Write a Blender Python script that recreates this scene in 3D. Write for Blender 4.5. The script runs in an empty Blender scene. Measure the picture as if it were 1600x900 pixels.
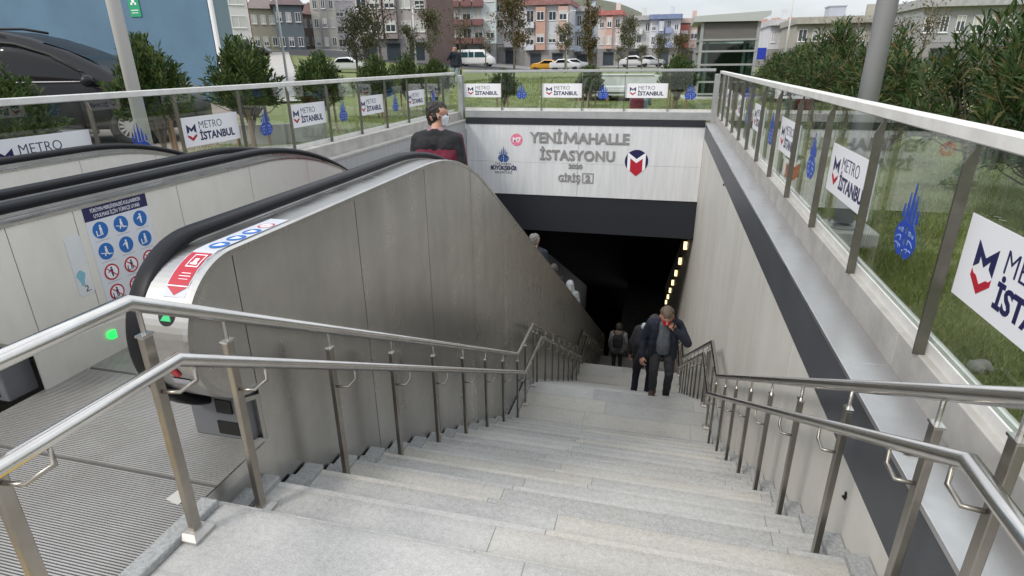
import bpy, bmesh, math, random
import numpy as np
from mathutils import Vector, Matrix, noise as mnoise
random.seed(7); rng = np.random.default_rng(7)
S = bpy.context.scene
COL = S.collection
PI = math.pi
R_ = math.radians

# ---------------------------------------------------------------- camera, sky, sun, exposure
F_PX, PITCH, YAW, ROLL = 909.8, 0.37132, -0.25083, -0.01029
CAM = Vector((0, 0, 1.55))
FW = Vector((math.sin(YAW)*math.cos(PITCH), math.cos(YAW)*math.cos(PITCH), -math.sin(PITCH)))
RT0 = FW.cross(Vector((0, 0, 1))).normalized(); UP0 = RT0.cross(FW)
RT = math.cos(ROLL)*RT0 + math.sin(ROLL)*UP0
UP = -math.sin(ROLL)*RT0 + math.cos(ROLL)*UP0
cd = bpy.data.cameras.new('camera'); cam = bpy.data.objects.new('camera', cd); COL.objects.link(cam)
cd.sensor_width = 36; cd.lens = F_PX/1600*36; cd.clip_start = 0.05; cd.clip_end = 3000
cam.matrix_world = Matrix(((RT.x, UP.x, -FW.x, CAM.x), (RT.y, UP.y, -FW.y, CAM.y), (RT.z, UP.z, -FW.z, CAM.z), (0, 0, 0, 1)))
S.camera = cam

SUN_EL, SUN_AZ = R_(42), R_(215)          # azimuth clockwise from +Y, where the sun stands
W = bpy.data.worlds.new('World'); S.world = W; W.use_nodes = True
nt = W.node_tree; nt.nodes.clear()
sky = nt.nodes.new('ShaderNodeTexSky'); sky.sky_type = 'NISHITA'; sky.sun_disc = False
sky.sun_elevation = SUN_EL; sky.sun_rotation = SUN_AZ; sky.dust_density = 3; sky.air_density = 1.0
tc = nt.nodes.new('ShaderNodeTexCoord')
mp = nt.nodes.new('ShaderNodeMapping'); mp.inputs['Scale'].default_value = (1, 1, 3.2)
nz = nt.nodes.new('ShaderNodeTexNoise'); nz.inputs['Scale'].default_value = 2.3; nz.inputs['Detail'].default_value = 7; nz.inputs['Roughness'].default_value = .58
rp = nt.nodes.new('ShaderNodeValToRGB'); rp.color_ramp.elements[0].position = .33; rp.color_ramp.elements[1].position = .62
rp.color_ramp.elements[0].color = (.45, .45, .45, 1); rp.color_ramp.elements[1].color = (1, 1, 1, 1)
mx = nt.nodes.new('ShaderNodeMix'); mx.data_type = 'RGBA'
cl = (8.3, 8.6, 9.0, 1)
mx.inputs[7].default_value = cl
bg = nt.nodes.new('ShaderNodeBackground'); bg.inputs['Strength'].default_value = .10
ou = nt.nodes.new('ShaderNodeOutputWorld')
L = nt.links.new
L(tc.outputs['Generated'], mp.inputs['Vector']); L(mp.outputs[0], nz.inputs['Vector']); L(nz.outputs['Fac'], rp.inputs[0])
spz = nt.nodes.new('ShaderNodeSeparateXYZ'); L(tc.outputs['Generated'], spz.inputs[0])
zr_ = nt.nodes.new('ShaderNodeMapRange'); zr_.inputs[1].default_value = 0.0; zr_.inputs[2].default_value = .75; zr_.inputs[3].default_value = .68; zr_.inputs[4].default_value = 1.42; L(spz.outputs[2], zr_.inputs[0])
nz2 = nt.nodes.new('ShaderNodeTexNoise'); nz2.inputs['Scale'].default_value = 3.4; nz2.inputs['Detail'].default_value = 8; L(mp.outputs[0], nz2.inputs['Vector'])
cr2 = nt.nodes.new('ShaderNodeMapRange'); cr2.inputs[1].default_value = .3; cr2.inputs[2].default_value = .7; cr2.inputs[3].default_value = .86; cr2.inputs[4].default_value = 1.1; L(nz2.outputs['Fac'], cr2.inputs[0])
mm_ = nt.nodes.new('ShaderNodeMath'); mm_.operation = 'MULTIPLY'; L(zr_.outputs[0], mm_.inputs[0]); L(cr2.outputs[0], mm_.inputs[1])
cm_ = nt.nodes.new('ShaderNodeVectorMath'); cm_.operation = 'SCALE'; cm_.inputs[0].default_value = cl[:3]; L(mm_.outputs[0], cm_.inputs['Scale']); L(cm_.outputs[0], mx.inputs[7])
L(rp.outputs[0], mx.inputs[0]); L(sky.outputs[0], mx.inputs[6]); L(mx.outputs[2], bg.inputs[0]); L(bg.outputs[0], ou.inputs[0])
ld = bpy.data.lights.new('sun', 'SUN'); ld.energy = 1.1; ld.angle = R_(12); ld.color = (1, .96, .9)
sun = bpy.data.objects.new('sun', ld); COL.objects.link(sun)
sd = Vector((math.sin(SUN_AZ)*math.cos(SUN_EL), math.cos(SUN_AZ)*math.cos(SUN_EL), math.sin(SUN_EL)))
sun.rotation_euler = sd.to_track_quat('Z', 'Y').to_euler(); sun.location = (0, 0, 60)
S.view_settings.view_transform = 'Standard'; S.view_settings.look = 'None'; S.view_settings.gamma = 1
S.view_settings.use_curve_mapping = False; S.view_settings.exposure = 0.62
S.cycles.max_bounces = 8; S.cycles.transparent_max_bounces = 24; S.cycles.use_denoising = True
S.cycles.caustics_reflective = False; S.cycles.caustics_refractive = False

def ray(x, y):
    return FW + RT*((x-800)/F_PX) - UP*((y-450)/F_PX)
def at(x, y, Y):
    d = ray(x, y); return CAM + d*(Y/d.y)
def atX(x, y, X):
    d = ray(x, y); return CAM + d*(X/d.x)

# ---------------------------------------------------------------- materials
MATS = {}
def mat(name, col, rough=.6, metal=0, col2=None, scale=6, detail=5, bump=0, bscale=None, stretch=None, spec=.5, rough2=None, emit=None, lo=.35, hi=.65, coat=0):
    if name in MATS: return MATS[name]
    m = bpy.data.materials.new(name); m.use_nodes = True; n = m.node_tree
    b = n.nodes['Principled BSDF']; lk = n.links.new
    b.inputs['Base Color'].default_value = (*col, 1); b.inputs['Roughness'].default_value = rough
    b.inputs['Metallic'].default_value = metal; b.inputs['Specular IOR Level'].default_value = spec
    b.inputs['Coat Weight'].default_value = coat
    if col2 or bump or rough2 is not None:
        t = n.nodes.new('ShaderNodeTexCoord'); v = t.outputs['Object']
        if stretch:
            mm = n.nodes.new('ShaderNodeMapping'); mm.inputs['Scale'].default_value = stretch
            lk(v, mm.inputs[0]); v = mm.outputs[0]
        z = n.nodes.new('ShaderNodeTexNoise'); z.inputs['Scale'].default_value = scale; z.inputs['Detail'].default_value = detail
        z.inputs['Roughness'].default_value = .62
        lk(v, z.inputs['Vector'])
        mr = n.nodes.new('ShaderNodeMapRange'); mr.inputs[1].default_value = lo; mr.inputs[2].default_value = hi
        lk(z.outputs['Fac'], mr.inputs[0])
        if col2:
            x = n.nodes.new('ShaderNodeMix'); x.data_type = 'RGBA'
            x.inputs[6].default_value = (*col, 1); x.inputs[7].default_value = (*col2, 1)
            lk(mr.outputs[0], x.inputs[0]); lk(x.outputs[2], b.inputs['Base Color'])
        if rough2 is not None:
            y = n.nodes.new('ShaderNodeMapRange'); y.inputs[3].default_value = rough; y.inputs[4].default_value = rough2
            lk(mr.outputs[0], y.inputs[0]); lk(y.outputs[0], b.inputs['Roughness'])
        if bump:
            z2 = z
            if bscale:
                z2 = n.nodes.new('ShaderNodeTexNoise'); z2.inputs['Scale'].default_value = bscale; z2.inputs['Detail'].default_value = 4
                lk(v, z2.inputs['Vector'])
            bp = n.nodes.new('ShaderNodeBump'); bp.inputs['Strength'].default_value = bump; bp.inputs['Distance'].default_value = .02
            lk(z2.outputs['Fac'], bp.inputs['Height']); lk(bp.outputs[0], b.inputs['Normal'])
    if emit:
        b.inputs['Emission Color'].default_value = (*emit[:3], 1); b.inputs['Emission Strength'].default_value = emit[3]
    MATS[name] = m
    return m

def nodes_of(m): return m.node_tree, m.node_tree.nodes['Principled BSDF'], m.node_tree.links.new

# brushed steels
steel = mat('brushed_steel', (.52, .50, .47), .30, 1, (.44, .42, .39), 3, stretch=(1, 1, 1), rough2=.40)
plate_steel = mat('base_plate_steel', (.50, .48, .46), .5, .7, (.42, .40, .38), 20)
rail_steel = mat('rail_steel', (.66, .64, .61), .15, 1, (.56, .54, .51), 5, rough2=.26)
post_steel = mat('post_steel', (.40, .37, .33), .32, 1, (.31, .285, .25), 4, rough2=.42)
def cladding_material():
    m = mat('steel_cladding', (.40, .385, .35), .34, 1); n, b, lk = nodes_of(m)
    t = n.nodes.new('ShaderNodeTexCoord')
    a = n.nodes.new('ShaderNodeMapping'); a.inputs['Scale'].default_value = (1, 2.2, .32); lk(t.outputs['Object'], a.inputs[0])
    z = n.nodes.new('ShaderNodeTexNoise'); z.inputs['Scale'].default_value = 1.6; z.inputs['Detail'].default_value = 6; z.inputs['Roughness'].default_value = .6; lk(a.outputs[0], z.inputs[0])
    a2 = n.nodes.new('ShaderNodeMapping'); a2.inputs['Scale'].default_value = (1, 5, .25); lk(t.outputs['Object'], a2.inputs[0])
    z2 = n.nodes.new('ShaderNodeTexNoise'); z2.inputs['Scale'].default_value = 1.2; z2.inputs['Detail'].default_value = 5; lk(a2.outputs[0], z2.inputs[0])
    z3 = n.nodes.new('ShaderNodeTexNoise'); z3.inputs['Scale'].default_value = 2.4; z3.inputs['Detail'].default_value = 8; z3.inputs['Roughness'].default_value = .7; lk(t.outputs['Object'], z3.inputs[0])
    add = n.nodes.new('ShaderNodeMath'); add.operation = 'ADD'; lk(z.outputs[0], add.inputs[0]); lk(z2.outputs[0], add.inputs[1])
    hf = n.nodes.new('ShaderNodeMath'); hf.operation = 'MULTIPLY_ADD'; hf.inputs[1].default_value = .35; hf.inputs[2].default_value = .32; lk(z2.outputs[0], hf.inputs[0]); lk(hf.outputs[0], add.inputs[1])
    ad2 = n.nodes.new('ShaderNodeMath'); ad2.operation = 'ADD'; lk(add.outputs[0], ad2.inputs[0]); lk(z3.outputs[0], ad2.inputs[1])
    r = n.nodes.new('ShaderNodeMapRange'); r.inputs[1].default_value = .95; r.inputs[2].default_value = 2.05; lk(ad2.outputs[0], r.inputs[0])
    x = n.nodes.new('ShaderNodeMix'); x.data_type = 'RGBA'; x.inputs[6].default_value = (.37, .365, .35, 1); x.inputs[7].default_value = (.64, .63, .61, 1)
    lk(r.outputs[0], x.inputs[0]); lk(x.outputs[2], b.inputs['Base Color'])
    y = n.nodes.new('ShaderNodeMapRange'); y.inputs[3].default_value = .36; y.inputs[4].default_value = .22; lk(r.outputs[0], y.inputs[0]); lk(y.outputs[0], b.inputs['Roughness'])
    return m
clad = cladding_material()
inner_steel = mat('inner_steel', (.84, .825, .78), .34, .55, (.72, .705, .66), 2.2, rough2=.5, stretch=(1, 1.6, .6), detail=8)
deck_steel = mat('deck_steel', (.52, .51, .49), .24, 1, (.43, .42, .40), 5, rough2=.36, detail=8)
coping_steel = mat('coping_steel', (.66, .65, .65), .33, 1, (.55, .54, .54), 3, rough2=.5, detail=8)
rubber = mat('handrail_rubber', (.009, .009, .011), .42, 0, spec=.18)
black = mat('black_plastic', (.01, .01, .01), .5, spec=.3)
alu_rail = mat('light_aluminium', (.74, .73, .70), .4, 0, (.62, .60, .56), 7, detail=8)
rail_grey = mat('grey_aluminium', (.42, .43, .43), .4, .3, (.36, .37, .37), 7)
fence_bar = mat('fence_bar', (.21, .20, .17), .35, 1, (.15, .14, .12), 5, rough2=.5)
plate_alu = mat('grooved_plate', (.50, .49, .47), .45, .7, (.36, .35, .33), 3, rough2=.6, detail=8)
plate_dark = mat('groove_bottom', (.09, .085, .08), .7)
dark_band = mat('dark_band', (.075, .08, .09), .45, .0, (.06, .064, .072), 2)
dark_fascia = mat('dark_fascia', (.016, .018, .024), .5)
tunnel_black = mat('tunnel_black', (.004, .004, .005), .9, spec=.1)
white_panel = mat('sign_white', (.70, .71, .72), .35, 0, (.60, .61, .62), 2.5, stretch=(4, 1, .35), detail=7)
white_board = mat('white_board', (.82, .82, .84), .35)
navy = mat('navy_print', (.012, .012, .075), .4)
red_print = mat('red_print', (.42, .012, .03), .45)
blue_print = mat('blue_print', (.012, .055, .36), .45)
pict_blue = mat('pictogram_blue', (.015, .13, .42), .4)
grey_letter = mat('grey_letter', (.27, .265, .26), .45, .1)
pink = mat('pink_disc', (.72, .20, .30), .45)
white_paint = mat('white_paint', (.8, .8, .8), .45)
green_led = mat('green_led', (.02, .5, .06), .4, emit=(.02, 1, .12, 1.0))
green_sign = mat('green_sign', (.01, .30, .14), .45)

def concrete_wall_material():
    m = mat('cream_concrete', (.5, .48, .43), .55); n, b, lk = nodes_of(m)
    t = n.nodes.new('ShaderNodeTexCoord')
    a = n.nodes.new('ShaderNodeMapping'); a.inputs['Scale'].default_value = (1, 2.2, .25); lk(t.outputs['Object'], a.inputs[0])
    z = n.nodes.new('ShaderNodeTexNoise'); z.inputs['Scale'].default_value = 1.1; z.inputs['Detail'].default_value = 6; lk(a.outputs[0], z.inputs[0])
    z2 = n.nodes.new('ShaderNodeTexNoise'); z2.inputs['Scale'].default_value = 1.4; z2.inputs['Detail'].default_value = 9; z2.inputs['Roughness'].default_value = .65; lk(t.outputs['Object'], z2.inputs[0])
    ad = n.nodes.new('ShaderNodeMath'); ad.operation = 'ADD'; lk(z.outputs[0], ad.inputs[0]); lk(z2.outputs[0], ad.inputs[1])
    r = n.nodes.new('ShaderNodeMapRange'); r.inputs[1].default_value = .7; r.inputs[2].default_value = 1.3; lk(ad.outputs[0], r.inputs[0])
    x = n.nodes.new('ShaderNodeMix'); x.data_type = 'RGBA'; x.inputs[6].default_value = (.55, .525, .47, 1); x.inputs[7].default_value = (.67, .645, .59, 1)
    lk(r.outputs[0], x.inputs[0]); lk(x.outputs[2], b.inputs['Base Color'])
    return m
cream = concrete_wall_material()
grey_wall = mat('grey_concrete', (.42, .42, .42), .5, 0, (.35, .35, .35), 2, stretch=(1, 3, .4), detail=7)
light_concrete = mat('light_concrete', (.48, .46, .43), .65, 0, (.36, .345, .32), 5, detail=9)

RUN, RISE, Y1 = .3146, .1787, 1.435
def granite_material(name, y0, c0, c1):
    """speckled stone; slabs of each tread differ a little and meet in staggered joints"""
    m = mat(name, c0, .6); n, b, lk = nodes_of(m)
    t = n.nodes.new('ShaderNodeTexCoord'); sp = n.nodes.new('ShaderNodeSeparateXYZ'); lk(t.outputs['Object'], sp.inputs[0])
    def mth(op, a, c=None, clamp=False):
        q = n.nodes.new('ShaderNodeMath'); q.operation = op
        for i, v in enumerate((a, c)):
            if v is None: continue
            if isinstance(v, (int, float)): q.inputs[i].default_value = v
            else: lk(v, q.inputs[i])
        return q.outputs[0]
    k = mth('FLOOR', mth('DIVIDE', mth('ADD', sp.outputs[1], .004-y0), RUN))
    wn = n.nodes.new('ShaderNodeTexWhiteNoise'); wn.noise_dimensions = '1D'; lk(k, wn.inputs['W'])
    xs = mth('ADD', mth('DIVIDE', sp.outputs[0], 1.30), mth('MULTIPLY', wn.outputs[0], .35))
    xs = mth('ADD', xs, .2)
    sl = mth('FLOOR', xs)
    w2 = n.nodes.new('ShaderNodeTexWhiteNoise'); w2.noise_dimensions = '2D'
    cb = n.nodes.new('ShaderNodeCombineXYZ'); lk(k, cb.inputs[0]); lk(sl, cb.inputs[1]); lk(cb.outputs[0], w2.inputs['Vector'])
    fr = mth('FRACT', xs)
    joint = mth('LESS_THAN', fr, .0035)
    z = n.nodes.new('ShaderNodeTexNoise'); z.inputs['Scale'].default_value = 150; z.inputs['Detail'].default_value = 3; lk(t.outputs['Object'], z.inputs[0])
    z2 = n.nodes.new('ShaderNodeTexNoise'); z2.inputs['Scale'].default_value = 2.2; z2.inputs['Detail'].default_value = 8; z2.inputs['Roughness'].default_value = .65; lk(t.outputs['Object'], z2.inputs[0])
    z3 = n.nodes.new('ShaderNodeTexNoise'); z3.inputs['Scale'].default_value = 45; z3.inputs['Detail'].default_value = 2; lk(t.outputs['Object'], z3.inputs[0])
    f = mth('ADD', mth('MULTIPLY', z.outputs[0], .9), mth('MULTIPLY', z2.outputs[0], .9))
    f = mth('ADD', f, mth('MULTIPLY', z3.outputs[0], .5))
    f = mth('ADD', f, mth('MULTIPLY', w2.outputs[0], .28))
    r = n.nodes.new('ShaderNodeMapRange'); r.inputs[1].default_value = .92; r.inputs[2].default_value = 1.7; lk(f, r.inputs[0])
    x = n.nodes.new('ShaderNodeMix'); x.data_type = 'RGBA'; x.inputs[6].default_value = (*c0, 1); x.inputs[7].default_value = (*c1, 1); lk(r.outputs[0], x.inputs[0])
    st1 = n.nodes.new('ShaderNodeTexNoise'); st1.inputs['Scale'].default_value = 1.1; st1.inputs['Detail'].default_value = 10; st1.inputs['Roughness'].default_value = .72; lk(t.outputs['Object'], st1.inputs[0])
    s1 = n.nodes.new('ShaderNodeMapRange'); s1.inputs[1].default_value = .50; s1.inputs[2].default_value = .70; s1.inputs[4].default_value = .75; lk(st1.outputs[0], s1.inputs[0])
    vo_ = n.nodes.new('ShaderNodeTexVoronoi'); vo_.inputs['Scale'].default_value = 3.1; lk(t.outputs['Object'], vo_.inputs['Vector'])
    gum = mth('MULTIPLY', mth('LESS_THAN', vo_.outputs['Distance'], .030), .55)
    dk = n.nodes.new('ShaderNodeMix'); dk.data_type = 'RGBA'; dk.blend_type = 'MULTIPLY'; dk.inputs[7].default_value = (.62, .60, .55, 1); lk(mth('MAXIMUM', s1.outputs[0], gum), dk.inputs[0]); lk(x.outputs[2], dk.inputs[6]); x = dk
    # warm iron stains on some slabs
    warm = n.nodes.new('ShaderNodeMix'); warm.data_type = 'RGBA'; warm.blend_type = 'MULTIPLY'; warm.inputs[7].default_value = (1.0, .965, .89, 1)
    wf = n.nodes.new('ShaderNodeMapRange'); wf.inputs[1].default_value = .72; wf.inputs[2].default_value = .95; wf.inputs[4].default_value = .8; lk(w2.outputs[0], wf.inputs[0])
    lk(wf.outputs[0], warm.inputs[0]); lk(x.outputs[2], warm.inputs[6])
    # riser shading at the back of each tread, painted into the colour as dirt
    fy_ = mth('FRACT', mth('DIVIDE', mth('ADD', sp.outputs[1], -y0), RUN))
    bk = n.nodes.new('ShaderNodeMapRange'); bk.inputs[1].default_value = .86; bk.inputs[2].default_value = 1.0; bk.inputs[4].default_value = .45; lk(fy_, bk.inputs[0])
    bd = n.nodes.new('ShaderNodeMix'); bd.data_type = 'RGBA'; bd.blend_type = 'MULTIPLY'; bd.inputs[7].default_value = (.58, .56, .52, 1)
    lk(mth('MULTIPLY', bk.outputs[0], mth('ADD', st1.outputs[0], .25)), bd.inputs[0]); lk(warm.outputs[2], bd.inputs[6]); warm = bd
    j = n.nodes.new('ShaderNodeMix'); j.data_type = 'RGBA'; j.inputs[7].default_value = (.20, .195, .18, 1); lk(joint, j.inputs[0]); lk(warm.outputs[2], j.inputs[6])
    lk(j.outputs[2], b.inputs['Base Color'])
    bp = n.nodes.new('ShaderNodeBump'); bp.inputs['Strength'].default_value = .12; bp.inputs['Distance'].default_value = .004; lk(z3.outputs[0], bp.inputs['Height']); lk(bp.outputs[0], b.inputs['Normal'])
    return m
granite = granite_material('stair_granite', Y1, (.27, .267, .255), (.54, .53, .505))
kerb_granite = mat('kerb_granite', (.37, .375, .365), .6, 0, (.25, .255, .25), 70, detail=4, bump=.2)

def glass_material(name, tint, refl=1.0, rough=.0):
    m = bpy.data.materials.new(name); m.use_nodes = True; n = m.node_tree; n.nodes.clear(); lk = n.links.new
    o = n.nodes.new('ShaderNodeOutputMaterial'); t = n.nodes.new('ShaderNodeBsdfTransparent'); g = n.nodes.new('ShaderNodeBsdfGlossy')
    t.inputs[0].default_value = (*tint, 1); g.inputs['Roughness'].default_value = rough; g.inputs[0].default_value = (refl, refl, refl, 1)
    f = n.nodes.new('ShaderNodeLayerWeight'); f.inputs[0].default_value = .5
    pw_ = n.nodes.new('ShaderNodeMath'); pw_.operation = 'POWER'; pw_.inputs[1].default_value = 5; lk(f.outputs['Facing'], pw_.inputs[0])
    fm = n.nodes.new('ShaderNodeMath'); fm.operation = 'MULTIPLY_ADD'; fm.inputs[1].default_value = .95; fm.inputs[2].default_value = .045; lk(pw_.outputs[0], fm.inputs[0])
    x = n.nodes.new('ShaderNodeMixShader'); lk(fm.outputs[0], x.inputs[0]); lk(t.outputs[0], x.inputs[1]); lk(g.outputs[0], x.inputs[2]); lk(x.outputs[0], o.inputs[0])
    MATS[name] = m
    return m
fence_glass = glass_material('fence_glass', (.935, .965, .945))
lift_glass = glass_material('lift_glass', (.55, .64, .60))
car_glass = mat('dark_car_glass', (.006, .007, .008), .06, 0, spec=.35)
pane_dark = mat('window_glass', (.045, .055, .065), .12, 0, spec=.6)

# ---------------------------------------------------------------- mesh builder and objects
class MB:
    def __init__(s): s.bm = bmesh.new(); s.mi = 0
    def _f(s, vs):
        try:
            f = s.bm.faces.new(vs); f.material_index = s.mi; return f
        except ValueError: return None
    def box(s, x0, x1, y0, y1, z0, z1, M=None):
        x0, x1 = min(x0, x1), max(x0, x1); y0, y1 = min(y0, y1), max(y0, y1); z0, z1 = min(z0, z1), max(z0, z1)
        P = [(x0, y0, z0), (x1, y0, z0), (x1, y1, z0), (x0, y1, z0), (x0, y0, z1), (x1, y0, z1), (x1, y1, z1), (x0, y1, z1)]
        if M is not None: P = [M @ Vector(p) for p in P]
        v = [s.bm.verts.new(p) for p in P]
        for q in ((0, 3, 2, 1), (4, 5, 6, 7), (0, 1, 5, 4), (1, 2, 6, 5), (2, 3, 7, 6), (3, 0, 4, 7)): s._f([v[i] for i in q])
        return s
    def prism(s, poly, ax, a, b):
        """poly: 2-D outline in the plane across axis ax, extruded from a to b"""
        def P(p, t):
            return {0: (t, p[0], p[1]), 1: (p[0], t, p[1]), 2: (p[0], p[1], t)}[ax]
        A = [s.bm.verts.new(P(p, a)) for p in poly]; B = [s.bm.verts.new(P(p, b)) for p in poly]
        n = len(poly); s._f(A); s._f(B[::-1])
        for i in range(n): s._f([A[i], B[i], B[(i+1) % n], A[(i+1) % n]])
        return s
    def tube(s, pts, r, seg=10, cap=True, closed=False):
        pts = [Vector(p) for p in pts]; n = len(pts)
        rs = r if isinstance(r, (list, tuple)) else [r]*n
        rings = []; up = None
        for i, p in enumerate(pts):
            a = (pts[i]-pts[i-1]).normalized() if i > 0 else None
            b = (pts[i+1]-pts[i]).normalized() if i < n-1 else None
            d = (a or b) if (a is None or b is None) else (a+b).normalized()
            if up is None:
                up = Vector((0, 0, 1)) if abs(d.z) < .9 else Vector((1, 0, 0))
            x = d.cross(up).normalized(); u = x.cross(d).normalized(); up = u
            k = 1.0
            if a is not None and b is not None:
                c = max(.3, math.cos(a.angle(b)/2)); k = 1/c
            ring = []
            # stretch the mitre in the bend's plane only
            bend = (b-a) if (a is not None and b is not None and (b-a).length > 1e-6) else None
            if bend is not None: bend = (bend - d*bend.dot(d)).normalized()
            for j in range(seg):
                t = 2*PI*j/seg; o = x*math.cos(t)*rs[i]+u*math.sin(t)*rs[i]
                if bend is not None: o = o+bend*(o.dot(bend))*(k-1)
                ring.append(s.bm.verts.new(p+o))
            rings.append(ring)
        for A, B in zip(rings, rings[1:]):
            for j in range(seg): s._f([A[j], A[(j+1) % seg], B[(j+1) % seg], B[j]])
        if cap: s._f(rings[0][::-1]); s._f(rings[-1])
        return s
    def sweep_yz(s, path, prof):
        """path: (Y,Z) points; prof: closed (dX, dN) outline; N = the path's left-hand normal"""
        rings = []; n = len(path)
        for i, p in enumerate(path):
            q0 = path[max(i-1, 0)]; q1 = path[min(i+1, n-1)]
            t = Vector((q1[0]-q0[0], q1[1]-q0[1])).normalized(); nn = Vector((-t.y, t.x))
            rings.append([s.bm.verts.new((dx, p[0]+nn.x*dn, p[1]+nn.y*dn)) for dx, dn in prof])
        m = len(prof)
        for A, B in zip(rings, rings[1:]):
            for j in range(m): s._f([A[j], A[(j+1) % m], B[(j+1) % m], B[j]])
        s._f(rings[0][::-1]); s._f(rings[-1])
        return s
    def disc(s, c, r, ax, t=.002, seg=24):
        poly = [(c[0]+r*math.cos(2*PI*i/seg), c[1]+r*math.sin(2*PI*i/seg)) for i in range(seg)]
        return s.prism(poly, ax, c[2], c[2]+t)
    def sphere(s, c, r, sc=(1, 1, 1), seg=12):
        M = Matrix.Translation(c) @ Matrix.Diagonal((*sc, 1))
        bmesh.ops.create_uvsphere(s.bm, u_segments=seg, v_segments=max(6, seg*2//3), radius=r, matrix=M)
        return s
    def mesh(s, name, mats, smooth=False, recalc=True):
        if recalc: bmesh.ops.recalc_face_normals(s.bm, faces=s.bm.faces)
        me = bpy.data.meshes.new(name); s.bm.to_mesh(me); s.bm.free()
        for m in (mats if isinstance(mats, (list, tuple)) else [mats]): me.materials.append(m)
        if smooth: me.polygons.foreach_set('use_smooth', [True]*len(me.polygons))
        return me
    def build(s, name, mats, parent=None, smooth=False, bevel=0, recalc=True):
        return put(name, s.mesh(name, mats, smooth, recalc), parent, bevel)

def world_off(p):
    o = Vector((0, 0, 0))
    while p: o += p.location; p = p.parent
    return o
def put(name, me, parent=None, bevel=0, local=False):
    o = bpy.data.objects.new(name, me); COL.objects.link(o)
    if parent:
        o.parent = parent
        if not local: o.location = -world_off(parent)
    if bevel:
        b = o.modifiers.new('bevel', 'BEVEL'); b.width = bevel; b.segments = 2; b.limit_method = 'ANGLE'; b.angle_limit = R_(40)
    return o
def tag(o, label, cat, group=None, kind=None):
    o['label'] = label; o['category'] = cat
    if group: o['group'] = group
    if kind: o['kind'] = kind
    return o
def thing(name, label, cat, loc=(0, 0, 0), group=None, rz=0):
    o = bpy.data.objects.new(name, None); o.empty_display_size = .2; COL.objects.link(o); o.location = loc
    o.rotation_euler = (0, 0, rz)
    return tag(o, label, cat, group)
def structure(o): o['kind'] = 'structure'; return o
def copy_tree(o, parent=None):
    c = o.copy(); COL.objects.link(c)
    if parent: c.parent = parent
    for ch in list(o.children): copy_tree(ch, c)
    return c
def child_copy(o, parent, loc=None, rz=None):
    c = copy_tree(o, parent)
    if loc is not None: c.location = loc
    if rz is not None: c.rotation_euler = (0, 0, rz)
    return c

def text_mesh(body, size, depth=.001, bold=0, m=None, align='LEFT', spacing=1.0, xscale=1.0):
    """lettering in the XZ plane, facing -Y"""
    c = bpy.data.curves.new('lettering', 'FONT'); c.body = body; c.size = size; c.extrude = depth; c.offset = bold; c.align_x = align; c.space_character = spacing
    c.resolution_u = 3
    o = bpy.data.objects.new('tmp_text', c); COL.objects.link(o)
    bpy.context.view_layer.update()
    me = bpy.data.meshes.new_from_object(o.evaluated_get(bpy.context.evaluated_depsgraph_get()))
    bpy.data.objects.remove(o); bpy.data.curves.remove(c)
    me.transform(Matrix.Diagonal((xscale, 1, 1, 1))); me.transform(Matrix.Rotation(PI/2, 4, 'X'))
    me.materials.clear()
    if m: me.materials.append(m)
    return me
def join_meshes(name, items, mats):
    bm = bmesh.new()
    for me, M, mi in items:
        n0 = len(bm.faces); t = me.copy(); t.transform(M); bm.from_mesh(t); bm.faces.ensure_lookup_table()
        for f in bm.faces[n0:]: f.material_index = mi
        bpy.data.meshes.remove(t)
    r = bpy.data.meshes.new(name); bm.to_mesh(r); bm.free()
    for m in mats: r.materials.append(m)
    return r
T = Matrix.Translation

# ================================================================ GROUND
def sm(a, b, x):
    t = min(1, max(0, (x-a)/(b-a))); return t*t*(3-2*t)
def gz(X, Y):
    h = .12 + .42*sm(15.5, 29, Y)*sm(-16, -9, X) + .10*sm(30, 80, Y)
    h += .035*math.sin(X*.9)*math.sin(Y*.7)*sm(15.6, 19, Y)*(1-sm(60, 90, Y))
    h += 3.6*sm(-14, -60, X)*sm(28, 100, Y)
    h += (26*sm(170, 420, Y) + 20*sm(260, 700, Y))*sm(70, -60, X) + 4*sm(170, 420, Y)
    return h
def lines(a, b, step, extra=()):
    n = max(1, round((b-a)/step)); return [a+(b-a)*i/n for i in range(n)]
HX0, HX1, HY0, HY1 = -5.30, 1.20, -8.0, 15.02
xs = lines(-900, -200, 100)+lines(-200, -60, 14)+lines(-60, -20, 4)+lines(-20, HX0, .9)+lines(HX0, HX1, 1.1)+lines(HX1, 14, .8)+lines(14, 60, 5)+lines(60, 200, 14)+lines(200, 901, 100)+[900]
ys = lines(-30, HY0, 4)+lines(HY0, HY1, .8)+lines(HY1, 34, .9)+lines(34, 120, 4)+lines(120, 420, 20)+lines(420, 1500, 120)+[1500]
ground = {'lawn': MB(), 'car_park': MB(), 'road': MB(), 'hills': MB(), 'pavement': MB()}
vc = {}
def gv(k, i, j):
    d = vc.setdefault(k, {})
    if (i, j) not in d: d[(i, j)] = ground[k].bm.verts.new((xs[i], ys[j], gz(xs[i], ys[j])))
    return d[(i, j)]
for i in range(len(xs)-1):
    for j in range(len(ys)-1):
        x, y = (xs[i]+xs[i+1])/2, (ys[j]+ys[j+1])/2
        if HX0-.01 < x < HX1 and HY0 < y < HY1: continue
        k = 'lawn'
        if y > 128: k = 'hills'
        elif 76 < y < 128 and x > -60: k = 'road' if y < 92 else 'pavement'
        elif x < -8.2-.62*max(0, y-9.5) and y < 26: k = 'car_park'
        elif y < HY0: k = 'pavement'
        q = [gv(k, i, j), gv(k, i+1, j), gv(k, i+1, j+1), gv(k, i, j+1)]
        ground[k]._f(q)
lawn_m = mat('lawn_soil', (.165, .20, .06), .9, 0, (.12, .135, .05), 3, detail=9, bump=.4, bscale=30)
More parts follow.
